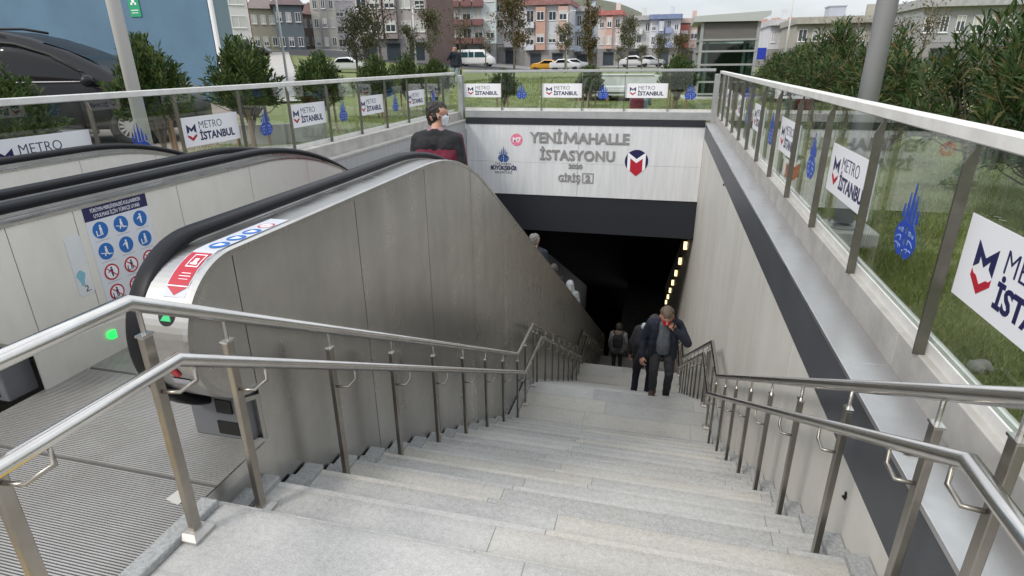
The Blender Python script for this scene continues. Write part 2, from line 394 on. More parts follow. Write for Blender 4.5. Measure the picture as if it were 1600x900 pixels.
gm = {'lawn': lawn_m, 'car_park': mat('brick_paving', (.27, .205, .175), .8, 0, (.20, .16, .14), 7, detail=9),
      'road': mat('asphalt', (.06, .06, .062), .85, 0, (.045, .045, .047), 3), 'hills': mat('hillside', (.07, .085, .04), .9, 0, (.12, .115, .08), .03, detail=10),
      'path': mat('path_concrete', (.42, .40, .37), .8, 0, (.34, .33, .31), 2), 'pavement': mat('pavement_slabs', (.30, .29, .28), .8, 0, (.24, .235, .23), 2)}
for k, b in ground.items():
    o = b.build(k, gm[k], smooth=(k in ('lawn', 'hills'))); structure(o)

# ================================================================ STAIRS
XL, XR = -1.622, .945                      # cladding and right wall faces
st = thing('staircase', 'wide pale granite staircase going down into the dark underpass', 'staircase', (0, Y1, 0))
# top landing
b = MB(); b.box(-1.51, XR, -3, Y1, -.16, 0); b.build('top_landing', granite, st, bevel=.004)
y, z = Y1, 0.0
flights = []                                # (y of first nosing, z of the landing above)
NR = 15
for fl in range(5):
    flights.append((y, z))
    b = MB(); y0 = y
    for k in range(1, NR):
        b.box(XL+.002, XR, y+RUN*(k-1), y+RUN*k+.03, z-RISE*k-.10, z-RISE*k)           # tread slab
        b.box(XL+.004, XR-.002, y+RUN*(k-1)+.012, y+RUN*(k-1)+.05, z-RISE*k-.005, z-RISE*(k-1)-.042)  # riser slab
        b.box(XL+.003, XR-.001, y+RUN*(k-1)-.005, y+RUN*(k-1)+.03, z-RISE*(k-1)-.04, z-RISE*(k-1)-.001) if k > 1 else None
    b.box(XL+.004, XR-.002, y+RUN*(NR-1)+.012, y+RUN*(NR-1)+.05, z-RISE*NR-.005, z-RISE*(NR-1)-.042)
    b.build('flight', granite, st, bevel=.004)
    yl = y+RUN*(NR-1); zl = z-RISE*NR
    yn = yl+(1.21 if fl < 4 else 14)
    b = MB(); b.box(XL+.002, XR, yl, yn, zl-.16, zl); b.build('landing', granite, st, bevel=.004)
    for sx in (0, 1):                       # skirting blocks along both walls
        b = MB()
        xa, xb = (XL+.003, XL+.10) if sx == 0 else (XR-.095, XR-.002)
        for k in range(1, NR):
            b.box(xa, xb, y+RUN*(k-1)+.035, y+RUN*(k-1)+.035+RUN*.60, z-RISE*k-.05, z-RISE*k+.052)
            b.box(xa+(.004 if sx else 0), xb-(0 if sx else .004), y+RUN*(k-1)+.035+RUN*.60+.006, y+RUN*k+.032, z-RISE*k-.05, z-RISE*k+.028)
        b.box(xa, xb, yl+.035, yn-.04, zl-.02, zl+.052)
        if fl < 3: b.build('skirting', kerb_granite, st, bevel=.003)
        else: b.bm.free()
    y, z = yn, zl
STAIR_END = y
# kerb between landing plate and landing
b = MB(); b.prism([(-1.585, -3), (-1.512, -3), (-1.512, Y1-.01), (-1.585, Y1-.01)], 2, -.14, .028)
o = b.build('kerb_stone', kerb_granite, st, bevel=.008)
b = MB(); b.box(-2.2, -1.0, .55, .9, -.02, .006)
for i in range(16): b.box(-2.19+i*.075, -2.155+i*.075, .56, .89, .006, .011)
o = b.build('tactile_strip', mat('tactile_yellow', (.62, .42, .05), .6)); tag(o, 'yellow tactile strip on the top landing beside the grooved plate', 'tactile strip')

# ---------------------------------------------------------------- stair handrails
def handrail(xu, xlow, s, label):
    """xu: upper rail and posts; xlow: lower rail; s: +1 when the stairs lie towards +X"""
    t = thing('stair_handrail', label, 'handrail', (xu, 1.28, 0), 'stainless handrails of the staircase')
    fy = [(0, .90), (1.25, .90)]; ly = [(0, .69), (1.31, .69)]
    posts = [(.10, 0), (.80, 0), (1.28, 0)]
    for i, (y0, z0) in enumerate(flights[:3]):
        z1 = z0-RISE*NR; yl = y0+RUN*(NR-1)
        fy += [(yl+.18, z1+.965), (y0+0 + RUN*(NR-1)+1.05, z1+.965)]
        ly += [(yl+.30, z1+.66), (yl+1.21+.10, z1+.66)]
        for k in (1, 3, 5, 7, 9, 11, 13):
            posts.append((y0+RUN*(k-1)+.165, z0-RISE*k))
        posts += [(yl+.20, z1), (yl+.62, z1), (yl+1.12, z1)]
    u = MB(); u.tube([(xu, a, c) for a, c in fy], .0245, 14); u.build('upper_rail', rail_steel, t, smooth=True)
    u = MB(); u.tube([(xlow, a, c) for a, c in ly], .0225, 14); u.build('lower_rail', rail_steel, t, smooth=True)
    def zr(path, yy):
        for (a, c), (d, e) in zip(path, path[1:]):
            if a <= yy <= d: return c+(e-c)*(yy-a)/(d-a)
        return path[-1][1]
    for (py, pz) in posts:
        zt = zr(fy, py)-.105
        p = MB(); p.box(xu-.012, xu+.012, py-.0185, py+.0185, pz+.004, zt)
        po = p.build('post', post_steel, t, bevel=.003)
        q = MB(); q.prism([(xu-.04, py-.048), (xu+.04, py-.048), (xu+.04, py+.048), (xu-.04, py+.048)], 2, pz, pz+.012)
        vs = q.bm
        B = [(xu-.04, py-.048), (xu+.04, py-.048), (xu+.04, py+.048), (xu-.04, py+.048)]; Tp = [(xu-.024, py-.032), (xu+.024, py-.032), (xu+.024, py+.032), (xu-.024, py+.032)]
        a = [vs.verts.new((*c, pz+.012)) for c in B]; c2 = [vs.verts.new((*c, pz+.030)) for c in Tp]
        for i in range(4): vs.faces.new([a[i], a[(i+1) % 4], c2[(i+1) % 4], c2[i]])
        vs.faces.new(c2)
        q.build('base_plate', plate_steel, po)
        q = MB(); q.box(xu-.015, xu+.015, py-.022, py+.022, zt+.001, zt+.008); q.tube([(xu, py, zt+.006), (xu, py, zr(fy, py)-.015)], .0075, 8); q.build('rail_stem', rail_steel, po)
        yb = py+.085; zl_ = zr(ly, yb)
        q = MB(); zq = zl_-.075
        q.tube([(xu+s*.014, py, zq), (xlow, py+.01, zq), (xlow, yb, zq), (xlow, yb, zl_-.012)], .0065, 8); q.build('rail_bracket', post_steel, po, smooth=True)
    return t
handrail(-1.488, -1.42, 1, 'double stainless handrail beside the escalator cladding')
handrail(.793, .735, -1, 'double stainless handrail beside the cream side wall')

# ================================================================ RETAINING WALLS
rw = thing('retaining_wall', 'cream concrete side wall with dark band and steel coping below the glass fence', 'wall', (1.1, 5, 0))
seams = [-3, -.2, 2.42, 3.82, 5.22, 6.62, 8.02, 9.42, 10.82, 12.22, 13.62, 15.02, 17, 20, 24, 30, 44]
for a, c in zip(seams, seams[1:]):
    b = MB(); b.box(XR+.003, 1.2, a+.003, c-.003, -18 if a > 5 else -8, -.205 if c < 15.03 else -2.0); b.build('wall_panel', cream, rw, bevel=.003)
b = MB(); b.box(XR+.0, 1.2, -3, 14.9, -.20, .135); b.build('dark_band', dark_band, rw)
ck = [-3, .4, 2.85, 5.3, 7.75, 10.2, 12.65, 14.88]
for a, c in zip(ck, ck[1:]):
    b = MB(); b.prism([(XR-.012, .135), (XR-.012, .160), (1.148, .164), (1.148, .135)], 1, a+.0015, c-.0015); b.build('coping', coping_steel, rw, bevel=.003)
b = MB(); b.box(XR-.004, XR+.006, 2.452, 2.464, -.35, -.31); b.box(XR-.016, XR+.004, 2.444, 2.455, -.333, -.326); b.build('wall_latch', black, rw)
b = MB(); b.box(.972, 1.10, 2.11, 2.19, .163, .178); b.build('steel_cover', rail_steel, rw, bevel=.004)
b = MB(); b.sphere((XR+.001, 9.25, -.215), .02); b.build('drain_hole', black, rw)
for a, c in zip(ck, ck[1:]):
    b = MB(); b.prism([(1.149, .135), (1.30, .135), (1.30, .345), (1.149, .345)], 1, a+.0015, c-.0015); b.build('fence_kerb', light_concrete, rw, bevel=.006)

lw = thing('retaining_wall', 'grey concrete side wall at the far side of the escalators', 'wall', (-5.1, 8, 0))
for a, c in zip(seams, seams[1:]):
    b = MB(); b.box(-5.25, -5.025, a+.003, c-.003, -18 if a > 5 else -8, -.10 if c < 15.03 else -2.0); b.build('wall_panel', grey_wall, lw, bevel=.003)
b = MB(); b.box(-5.25, -5.02, -3, 14.9, -.097, .105); b.build('upper_band', grey_wall, lw)
b = MB(); b.box(-5.145, -5.005, -3, 14.88, .105, .15); b.build('coping', light_concrete, lw, bevel=.006)
b = MB(); b.box(-5.42, -5.15, -3, 14.88, .105, .345); b.build('fence_kerb', light_concrete, lw, bevel=.008)

# portal with the station sign
YB = 14.9
pw = thing('station_portal', 'white station name wall above the underpass mouth', 'station sign', (-2, YB, -1))
b = MB(); b.box(-5.02, 1.15, YB, YB+.25, .205, .39); b.build('fence_kerb', rail_grey, pw, bevel=.01)
b = MB(); b.box(-5.02, .944, YB+.01, YB+.25, .05, .204); b.build('dark_band', mat('portal_band', (.022, .024, .032), .45), pw)
for (xa, xb) in ((-5.02, -2.062), (-2.058, .944)):
    for (za, zb) in ((-.90, .048), (-1.75, -.904)):
        b = MB(); b.box(xa+.001, xb-.001, YB+.03, YB+.25, za, zb); b.build('white_panel', white_panel, pw, bevel=.003)
b = MB(); b.box(-5.02, .944, YB+.06, YB+.25, -2.72, -1.752); b.build('lintel', dark_fascia, pw)
# underpass
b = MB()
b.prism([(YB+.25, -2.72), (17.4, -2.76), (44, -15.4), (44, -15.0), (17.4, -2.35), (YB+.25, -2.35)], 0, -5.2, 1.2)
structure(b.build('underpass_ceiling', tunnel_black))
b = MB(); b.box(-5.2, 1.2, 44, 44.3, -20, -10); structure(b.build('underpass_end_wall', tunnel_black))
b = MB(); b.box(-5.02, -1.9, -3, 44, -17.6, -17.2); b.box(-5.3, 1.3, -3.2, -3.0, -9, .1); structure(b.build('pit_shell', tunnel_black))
lamp_glow = mat('tunnel_lamp_glow', (.9, .75, .4), .4, emit=(1, .76, .38, 1.5))
lamp_case = mat('tunnel_lamp_case', (.03, .028, .02), .5)
for i in range(7):
    yy = 17.2+i*2.35; zz = -3.56-(yy-17.2)*.535
    t = thing('wall_lamp', '%s lit yellow box lamp in the row on the underpass side wall' % ('first and nearest', 'second', 'third', 'fourth', 'fifth', 'sixth', 'last and farthest')[i], 'wall lamp', (.90, yy, zz), 'lit box lamps down the underpass wall')
    b = MB(); b.box(.825, .944, yy-.02, yy+.16, zz-.14, zz+.14); b.build('lamp_case', lamp_case, t)
    b = MB(); b.box(.835, .93, yy-.034, yy-.021, zz-.12, zz+.12); b.build('lamp_glass', lamp_glow, t)

# ---------------------------------------------------------------- writing and marks of the portal
def plate_poly(name, poly, m, parent, y, t=.006):
    b = MB(); b.prism(poly, 1, y-t, y); return b.build(name, m, parent)
YS = YB+.028
def put_text(body, size, cx, z, m, parent, y, bold=0, depth=.004, spacing=1.0, width=None, name='lettering'):
    me = text_mesh(body, size, depth, bold, m, 'CENTER', spacing)
    if width:
        w = max(v.co.x for v in me.vertices)-min(v.co.x for v in me.vertices); me.transform(Matrix.Diagonal((width/w, 1, 1, 1)))
    me.transform(T((cx, y-depth*1.01, z))); return put(name, me, parent)
put_text('YENİ', .36, -2.887, -.385, grey_letter, pw, YS, .008, .012, width=.83)
put_text('AHALLE', .36, -1.435, -.385, grey_letter, pw, YS, .008, .012, width=1.27)
mw, mz = .345, -.390
b = MB(); b.prism([(-2.435+a*mw, mz+c*.272) for a, c in ((0, 0), (.06, 1), (.21, 1), (.5, .38), (.79, 1), (.94, 1), (1, 0), (.835, 0), (.805, .66), (.56, .12), (.44, .12), (.195, .66), (.165, 0))], 1, YS-.024, YS); b.build('lettering', grey_letter, pw)
put_text('İSTASYONU', .35, -2.09, -.81, grey_letter, pw, YS, .008, .012, 1.06, width=1.90)
put_text('2020', .15, -2.12, -1.02, grey_letter, pw, YS, .006, .008, width=.36)
put_text('GİRİŞ', .24, -2.27, -1.36, grey_letter, pw, YS, .005, .010, width=.57)
put_text('2', .22, -1.79, -1.335, grey_letter, pw, YS, .010, .008)
b = MB()
for bx in ((-1.935, -1.91, -1.39, -1.13), (-1.67, -1.645, -1.39, -1.13)): b.box(bx[0], bx[1], YS-.01, YS, bx[2], bx[3])
b.box(-1.91, -1.67, YS-.01, YS, -1.39, -1.366); b.box(-1.91, -1.67, YS-.01, YS, -1.154, -1.13)
b.build('number_frame', grey_letter, pw)
b = MB(); b.disc((-3.66, -.335, YS-.006), .155, 1, .006, 32); d = b.build('line_disc', pink, pw)
put_text('M7', .17, -3.66, -.395, white_board, d, YS-.006, .006, .001)
put_text('İSTANBUL', .075, -4.02, -.985, navy, pw, YS, .001, .002, 1.5, width=.44)
put_text('BÜYÜKŞEHİR', .14, -4.02, -1.115, navy, pw, YS, .006, .002, width=.72)
put_text('BELEDİYESİ', .075, -4.02, -1.21, navy, pw, YS, .001, .002, 1.4, width=.46)

def tulip_meshes(h=1.0):
    """the municipality's tulip-shaped city emblem, as flat cut film; unit: height 1, base at z=0, facing -Y"""
    b = MB(); D = .0025; b.mi = 0
    def P(poly): b.prism(poly, 1, -D, 0)
    # tall petals ending in points, with slits between them
    for cx, w, z0, z1 in ((0, .045, .50, 1.0), (-.075, .040, .52, .86), (.075, .040, .52, .86), (-.150, .036, .52, .70), (.150, .036, .52, .70)):
        P([(cx-w*.62, z0), (cx+w*.62, z0), (cx+w*.5, (z0+z1)/2), (cx+w*.10, z1), (cx-w*.10, z1), (cx-w*.5, (z0+z1)/2)])
    # round body: left and right halves with a wavy gap, and a base cup
    n = 14
    for s in (-1, 1):
        o = [(s*(.012+.012*math.sin(i*1.3)), .06+i*.43/n) for i in range(n+1)]
        e = [(s*(.235*math.sin(PI*(.10+.80*i/n))**.8), .03+i*.49/n) for i in range(n, -1, -1)]
        P((o+e) if s > 0 else (o+e)[::-1])
    b.mi = 1
    for s in (-1, 1):
        for k, zc in enumerate((.16, .27, .38)):
            pts = [(s*(.05+.03*math.sin(i*.9+k)+i*.014), zc+.028*math.sin(i*1.1+k*2)) for i in range(9)]
            b.prism(pts+[(a, c-.016) for a, c in pts[::-1]], 1, -.0042, -.0027)
    return b.mesh('emblem', [blue_print, mat('emblem_line', (.30, .42, .72), .45)])
tulip = tulip_meshes()
em = tulip.copy(); em.materials[0] = mat('portal_emblem_blue', (.02, .07, .25), .45)
em.transform(Matrix.Diagonal((.62, 1, .42, 1))); em.transform(T((-4.02, YS-.001, -.93))); put('city_emblem', em, pw)
# round metro emblem
b = MB(); cx, cz, r = -.60, -.80, .285
b.prism([(cx+r*math.cos(R_(a)), cz+r*math.sin(R_(a))) for a in range(-35, 216, 8)]+[(cx-r*.70, cz-.20), (cx, cz-.36), (cx+r*.70, cz-.20)], 1, YS-.006, YS)
lg = b.build('metro_emblem', navy, pw)
plate_poly('emblem_letter', [(cx-.22, cz+.20), (cx-.19, cz+.20), (cx, cz+.06), (cx+.19, cz+.20), (cx+.22, cz+.20), (cx+.22, cz-.19), (cx+.15, cz-.235), (cx+.15, cz+.075), (cx, cz-.04), (cx-.15, cz+.075), (cx-.15, cz-.235), (cx-.22, cz-.19)], white_board, lg, YS-.0065, .002)
plate_poly('emblem_shield', [(cx-.148, cz+.072), (cx, cz-.042), (cx+.148, cz+.072), (cx+.148, cz-.24), (cx, cz-.362), (cx-.148, cz-.24)], red_print, lg, YS-.0065, .0025)

# ================================================================ GLASS FENCES
def m_emblem():
    b = MB(); D = .0015
    b.mi = 0
    b.prism([(0, 1), (.5, .70), (1, 1), (1, .40), (.76, .53), (.76, .70), (.5, .50), (.24, .70), (.24, .53), (0, .40)], 1, -D, 0)
    b.mi = 1
    b.prism([(0, .36), (.10, .28), (.24, .27), (.5, .12), (.76, .27), (.90, .28), (1, .36), (1, .20), (.5, -.10), (0, .20)], 1, -D, 0)
    return b.mesh('emblem', [navy, red_print])
M_EMB = m_emblem(); M_EMB.transform(Matrix.Diagonal((.145, 1, .175, 1))); M_EMB.transform(T((-.39, -.0032, -.088)))
t1 = text_mesh('METRO', .125, .0006, -.0012, navy, 'LEFT'); w = max(v.co.x for v in t1.vertices); t1.transform(Matrix.Diagonal((.395/w, 1, 1, 1))); t1.transform(T((-.20, -.0036, .022)))
t2 = text_mesh('İSTANBUL', .125, .0006, .0042, navy, 'LEFT'); w = max(v.co.x for v in t2.vertices); t2.transform(Matrix.Diagonal((.60/w, 1, 1, 1))); t2.transform(T((-.20, -.0036, -.105)))
LETTERS = join_meshes('lettering', [(t1, Matrix(), 0), (t2, Matrix(), 0)], [navy])
b = MB(); b.box(-.495, .495, -.003, 0, -.165, .165); BOARD = b.mesh('sign_panel', white_board)
TUL = tulip.copy(); TUL.transform(Matrix.Diagonal((.56, 1, .38, 1))); TUL.transform(T((0, 0, -.19)))

def bar_mesh():
    b = MB(); b.prism([(-.026, .0), (.019, .0), (.019, .895), (.006, .895), (-.026, .82)], 0, -.006, .006)   # fin across the run, slant-cut head
    return b.mesh('post', fence_bar)
BAR = bar_mesh()

def fence(label, origin, rz, n, pitch, first_sign, start=0.0, length=None, rail_m=alu_rail, rail=(.075, .075)):
    """local frame: +X along the run (reading direction), -Y towards the stairwell, z=0 at the kerb top"""
    t = thing('glass_fence', label, 'glass fence', origin, 'glass fences round the stairwell', rz)
    length = length or n*pitch
    def loc(name, me, l, par=t): o = put(name, me, par, local=True); o.location = l; return o
    b = MB(); b.box(0, length, -rail[0]/2, rail[0]/2, .90, .90+rail[1]-.015)
    loc('top_rail', b.mesh('top_rail', rail_m), (0, 0, 0)).modifiers.new('bevel', 'BEVEL').width = .006
    b = MB(); b.box(0, length, .012, .022, -.012, .055); b.box(0, length, .036, .048, -.012, .06); loc('glass_channel', b.mesh('glass_channel', alu_rail), (0, 0, 0))
    pm = None
    for i in range(n+1):
        x = start+i*pitch
        if 0 <= x <= length: loc('post', BAR, (x, -.018, 0))
        if i == n: break
        xa, xb = max(0, x+.01), min(length, x+pitch-.01)
        if xb-xa < .2: continue
        if xb-xa > pitch-.03:
            if pm is None:
                b = MB(); b.box(-pitch/2+.01, pitch/2-.01, .023, .035, .03, .90); pm = b.mesh('glass_pane', fence_glass)
            g = loc('glass_pane', pm, (x+pitch/2, 0, 0))
        else:
            b = MB(); b.box(xa-(x+pitch/2), xb-(x+pitch/2), .023, .035, .03, .90); g = loc('glass_pane', b.mesh('glass_pane', fence_glass), (x+pitch/2, 0, 0)); 
            if xb-xa < pitch*.9: continue
        if (i % 2 == 0) == first_sign:
            s = loc('sign_panel', BOARD, (x+pitch/2, .0225, .475))
            loc('lettering', LETTERS, (0, 0, 0), s); loc('emblem', M_EMB, (0, 0, 0), s)
        else:
            s = loc('city_emblem', TUL, (x+pitch/2, .0225, .455))
    return t
# right: reading direction -Y (rz -90), starts at the far corner
YR0 = 14.83
fence('long glass fence above the cream wall on the right', (1.172, YR0, .345), -PI/2, 14, 1.062, True, start=-.534, length=15.2)
# back
fence('glass fence above the station name wall', (-5.05, YB+.06, .39), 0, 6, 1.02, True, start=-.02, length=6.1, rail_m=rail_grey)
# left: reading direction +Y
fence('glass fence along the lawn and car park beyond the escalators', (-5.30, .42, .345), PI/2, 14, 1.049, False, start=-.03, length=14.5)
for (x, lab) in ((-5.13, 'square steel corner post where the left and back glass fences meet'), (1.10, 'square steel corner post where the back and right glass fences meet')):
    b = MB(); b.box(x-.06, x+.06, YB-.03, YB+.14, .16, 1.235); o = b.build('corner_post', rail_grey, bevel=.006); tag(o, lab, 'corner post', 'corner posts of the glass fence')

# ================================================================ ESCALATORS
CY, CZ, RC = 1.85, .55, .333               # newel centre, cladding radius
YT, RA = 3.9, 2.9                          # where the level top begins to bend, bend radius
A30 = R_(30)
def esc_path(r, y_end=21.0, a0=-90, arc=10, cy=CY, cz=CZ):
    """outline of the balustrade at newel radius r: round the newel, level, bend, 30 degree slope"""
    p = [(cy+r*math.cos(R_(a)), cz+r*math.sin(R_(a))) for a in np.linspace(360+a0, 90, 44)]
    rr = RA+(r-RC); zt = cz+r
    p += [(y, zt) for y in (2.4, 3.0, 3.5)]
    p += [(YT+rr*math.sin(t), zt-rr+rr*math.cos(t)) for t in np.linspace(0, A30, arc)]
    ye, ze = p[-1]
    p += [(y, ze-math.tan(A30)*(y-ye)) for y in (7, 9, 12, 16, y_end)]
    return p
def top_z(y, r):
    rr = RA+(r-RC); zt = CZ+r
    if y < CY: return CZ+math.sqrt(max(0, r*r-(y-CY)**2))
    if y <= YT: return zt
    ye = YT+rr*math.sin(A30)
    if y <= ye: return zt-rr+math.sqrt(rr*rr-(y-YT)**2)
    return zt-rr+rr*math.cos(A30)-math.tan(A30)*(y-ye)
def panel(x0, x1, ya, yb, r, zb):
    """balustrade sheet between two seams; zb(y) is its lower edge"""
    n = max(2, int((yb-ya)/.12))
    ysamp = [ya+(yb-ya)*i/n for i in range(n+1)]
    m = MB(); m.prism([(y, top_z(y, r)) for y in ysamp]+[(y, zb(y)) for y in ysamp[::-1]], 0, x0, x1); return m
def newel_disc(x0, x1, r, cy=CY):
    m = MB(); m.prism([(cy-.002+r*math.cos(R_(a)), CZ+r*math.sin(R_(a))) for a in np.linspace(270, 90, 24)], 0, x0, x1); return m
def escalator(dx, label, near):
    t = thing('escalator', label, 'escalator', (-2.49+dx, 2.0, 0), 'escalators beside the stairs')
    # landing plate with ridges across
    b = MB(); b.box(-2.99+dx, -1.592+dx, -1.2, 1.845, -.05, -.012); b.box(-2.99+dx, -1.66+dx, 1.846, 2.75, -.05, -.012); pl = b.build('landing_plate', plate_dark, t)
    b = MB(); xa, xb = -2.985+dx, -1.59+dx
    y = -1.1; k = 0
    while y < 2.74:
        if k % 62 not in (60, 61): b.prism([(y-.0037, -.013), (y+.0037, -.013), (y+.0027, 0), (y-.0027, 0)], 0, xa, xb if y < 1.83 else xb-.08)
        y += .0106; k += 1
    b.build('plate_ridges', plate_alu, pl)
    b = MB(); b.box(xa-.01, xb-.012, -1.2, 1.86, -.75, -.052); b.box(xb-.004, xb+.004, -1.2, 1.84, -.052, .004); b.build('plate_side', clad, t)
    if near:
        b = MB(); b.prism([(-1.735, 1.40), (-1.665, 1.385), (-1.66, 1.46), (-1.725, 1.475)], 2, .0008, .0022); b.build('plate_patch', mat('worn_patch', (.55, .53, .48), .5, .2), pl)
    # steps
    b = MB(); yy, zz = 2.78, -.008
    for k in range(60):
        rise = min(.2, .05*k)
        b.box(-2.97+dx, -2.01+dx, yy, yy+.40, zz-rise-.25, zz-rise); yy += .346 if k > 3 else .40; zz -= rise
        if zz < -10: break
    b.build('steps', plate_alu, t)
    for side in (1, -1):                     # +1: right balustrade, -1: left one
        def X(v): return (-2.49+dx)+side*v   # v measured outward from the escalator's centre line
        # v: .49 inner panel, .58 inner deck edge, .62 handrail centre, .66 outer deck from, .89 cladding
        vo = .862 if (side == 1 or dx < -1) else .685
        # handrail belt
        prof = [(.050, .006), (.043, .020), (.024, .027), (-.024, .027), (-.043, .020), (-.050, .006), (-.050, -.012), (-.036, -.020), (.036, -.020), (.050, -.012)]
        m = MB(); m.sweep_yz(esc_path(.372, a0=-48, arc=14, cy=1.955, cz=.528), [(X(.62)+a*side, c) for a, c in prof]); m.build('handrail_belt', rubber, t, smooth=True)
        m = MB(); m.sweep_yz(esc_path(.346, a0=-60, arc=14, cy=1.945, cz=.530), [(X(.62)-.036, .012), (X(.62)+.036, .012), (X(.62)+.036, -.02), (X(.62)-.036, -.02)]); m.build('handrail_guide', deck_steel, t)
        # decks
        if vo > .7:
            m = MB(); m.sweep_yz(esc_path(.312, arc=14, cy=1.872), [(X(.66), .006), (X(vo-.012), .010), (X(vo+.004), .004), (X(vo+.004), -.02), (X(.66), -.02)]); m.build('outer_deck', deck_steel, t)
        else:
            m = MB(); m.sweep_yz(esc_path(.312, arc=14, cy=1.872), [(X(.66), .006), (X(vo), .006), (X(vo), -.02), (X(.66), -.02)]); m.build('outer_deck', deck_steel, t)
        m = MB(); m.sweep_yz(esc_path(.302, arc=14, cy=1.99), [(X(.479), .003), (X(.58), .008), (X(.58), -.02), (X(.479), -.012)]); m.build('inner_deck', deck_steel, t)
        # outer cladding
        if vo > .7:
            a0, a1 = (X(vo)-.012, X(vo)) if side == 1 else (X(vo), X(vo)+.012)
            newel_disc(a0, a1, .298, 1.866).build('newel_panel', clad, t)
            sy = [1.866, 2.86, 3.87, 4.9, 5.95, 7.0, 8.05, 9.1, 10.15, 11.2, 12.25, 13.3, 14.9, 16.5, 18, 21]
            for ya, yb in zip(sy, sy[1:]):
                panel(a0, a1, ya+.003, yb-.003, .298, lambda y: -.6*max(0, y-CY)-1.2 if y > CY+.01 else -1.2).build('cladding_panel', clad, t)
        # inner panels down to the skirt
        i0, i1 = sorted((X(.485), X(.497)))
        newel_disc(i0, i1, .296, 1.99).build('newel_panel', inner_steel, t)
        sy = [CY, 2.335, 3.045, 3.75, 4.5, 5.3, 6.2, 7.2, 8.3, 9.5, 11, 13, 16, 21]
        sy[0] = 1.99
        for ya, yb in zip(sy, sy[1:]):
            panel(i0, i1, ya+.002, yb-.002, .303, lambda y: top_z(max(y, 1.9), .303)-1.25+.40*(1-sm(2.9, 4.6, y))).build('inner_panel', inner_steel, t)
        s0, s1 = sorted((X(.480), X(.4849)))
        m = MB(); m.prism([(1.93, -.01), (2.9, -.01), (2.9, .13), (2.3, .195), (1.93, .205)], 0, s0-.004, s1); m.build('skirt_panel', inner_steel, t)
        # newel base with its sensor openings
        q0, q1 = sorted((X(.55), X(.84 if vo > .7 else .66)))
        m = MB(); m.box(q0, q1, 1.80, 1.95, -.005, .235); nb = m.build('newel_base', mat('base_grey', (.16, .165, .175), .5, .3), t, bevel=.006)
        m = MB(); m.box(q1-.16, q1-.05, 1.794, 1.801, .02, .085); m.box(q1-.15, q1-.07, 1.792, 1.8, .13, .195); m.build('sensor_opening', black, nb)
        if vo > .7:
            e0, e1 = sorted((X(vo-.020), X(vo-.013)))
            m = MB(); m.prism([(1.845, -.06), (1.875, -.06), (1.875, .20), (1.75, .247), (1.74, .227), (1.845, .19)], 0, e0, e1+.012); m.build('base_trim', deck_steel, t)
    return t
esc_near = escalator(0, 'nearer escalator with solid steel balustrades beside the staircase', True)
esc_far = escalator(-1.58, 'farther escalator with solid steel balustrades beside the grey side wall', False)

# ---- green indicator on the skirt
b = MB(); b.prism([(2.345+.020*math.cos(R_(a)), .115+.024*math.sin(R_(a))) for a in range(90, 271, 20)]+[(2.374, .091), (2.374, .139)], 0, -2.966, -2.958); b.build('running_light', green_led, esc_near)

# ---- instruction poster on the inner panel (facing +X, text running +Y)
def pict(kind, parent, cy, cz, r, X=-2.9735, ring=False):
    """round pictogram with a figure; kind selects the figure"""
    P = lambda pts: [(cy+a*r, cz+c*r) for a, c in pts]
    m = MB(); m.prism([(cy+r*math.cos(2*PI*i/28), cz+r*math.sin(2*PI*i/28)) for i in range(28)], 0, X, X+.0012)
    d = m.build('pictogram', red_print if ring else pict_blue, parent)
    if ring:
        m = MB(); m.prism([(cy+r*.80*math.cos(2*PI*i/28), cz+r*.80*math.sin(2*PI*i/28)) for i in range(28)], 0, X+.0013, X+.0018); m.build('pictogram_field', white_board, d)
    m = MB(); x0, x1 = X+.0019, X+.0026
    m.prism([(cy+(.02)*r+.13*r*math.cos(2*PI*i/10), cz+.52*r+.13*r*math.sin(2*PI*i/10)) for i in range(10)], 0, x0, x1)
    m.prism(P([(-.14, .36), (.16, .36), (.18, -.05), (-.12, -.05)]), 0, x0, x1)
    if kind % 3 == 0:
        m.prism(P([(-.12, -.06), (.0, -.06), (-.02, -.60), (-.14, -.60)]), 0, x0, x1); m.prism(P([(.05, -.06), (.17, -.06), (.20, -.60), (.08, -.60)]), 0, x0, x1)
        m.prism(P([(-.62, .05), (-.5, .05), (-.5, -.62), (-.62, -.62)]), 0, x0, x1)
        m.prism(P([(-.5, -.52), (-.2, -.52), (-.2, -.62), (-.5, -.62)]), 0, x0, x1)
    elif kind % 3 == 1:
        m.prism(P([(-.12, -.06), (.02, -.06), (-.22, -.55), (-.34, -.50)]), 0, x0, x1); m.prism(P([(.05, -.06), (.17, -.06), (.36, -.48), (.24, -.54)]), 0, x0, x1)
        m.prism(P([(-.75, -.10), (-.72, -.02), (.72, -.42), (.70, -.52)]), 0, x0+.0002, x1+.0002)
    else:
        m.prism(P([(-.12, -.06), (.17, -.06), (.10, -.60), (-.02, -.60)]), 0, x0, x1)
        m.prism(P([(-.14, .32), (-.52, .05), (-.46, -.02), (-.12, .18)]), 0, x0, x1)
    m.build('pictogram_figure', navy if ring else white_board, d)
    if ring:
        m = MB(); m.prism(P([(-.60, .52), (-.52, .60), (.60, -.52), (.52, -.60)]), 0, x1+.0003, x1+.0008); m.build('pictogram_bar', red_print, d)
po = MB(); py0, py1, pz0, pz1 = 2.385, 2.80, .262, .838
po.box(-2.9748, -2.9735, py0, py1, pz0, pz1); poster = po.build('instruction_poster', mat('poster_film', (.66, .68, .72), .4), esc_near)
m = MB(); m.box(-2.9734, -2.9728, py0, py1, pz1-.075, pz1); m.build('poster_header', navy, poster)
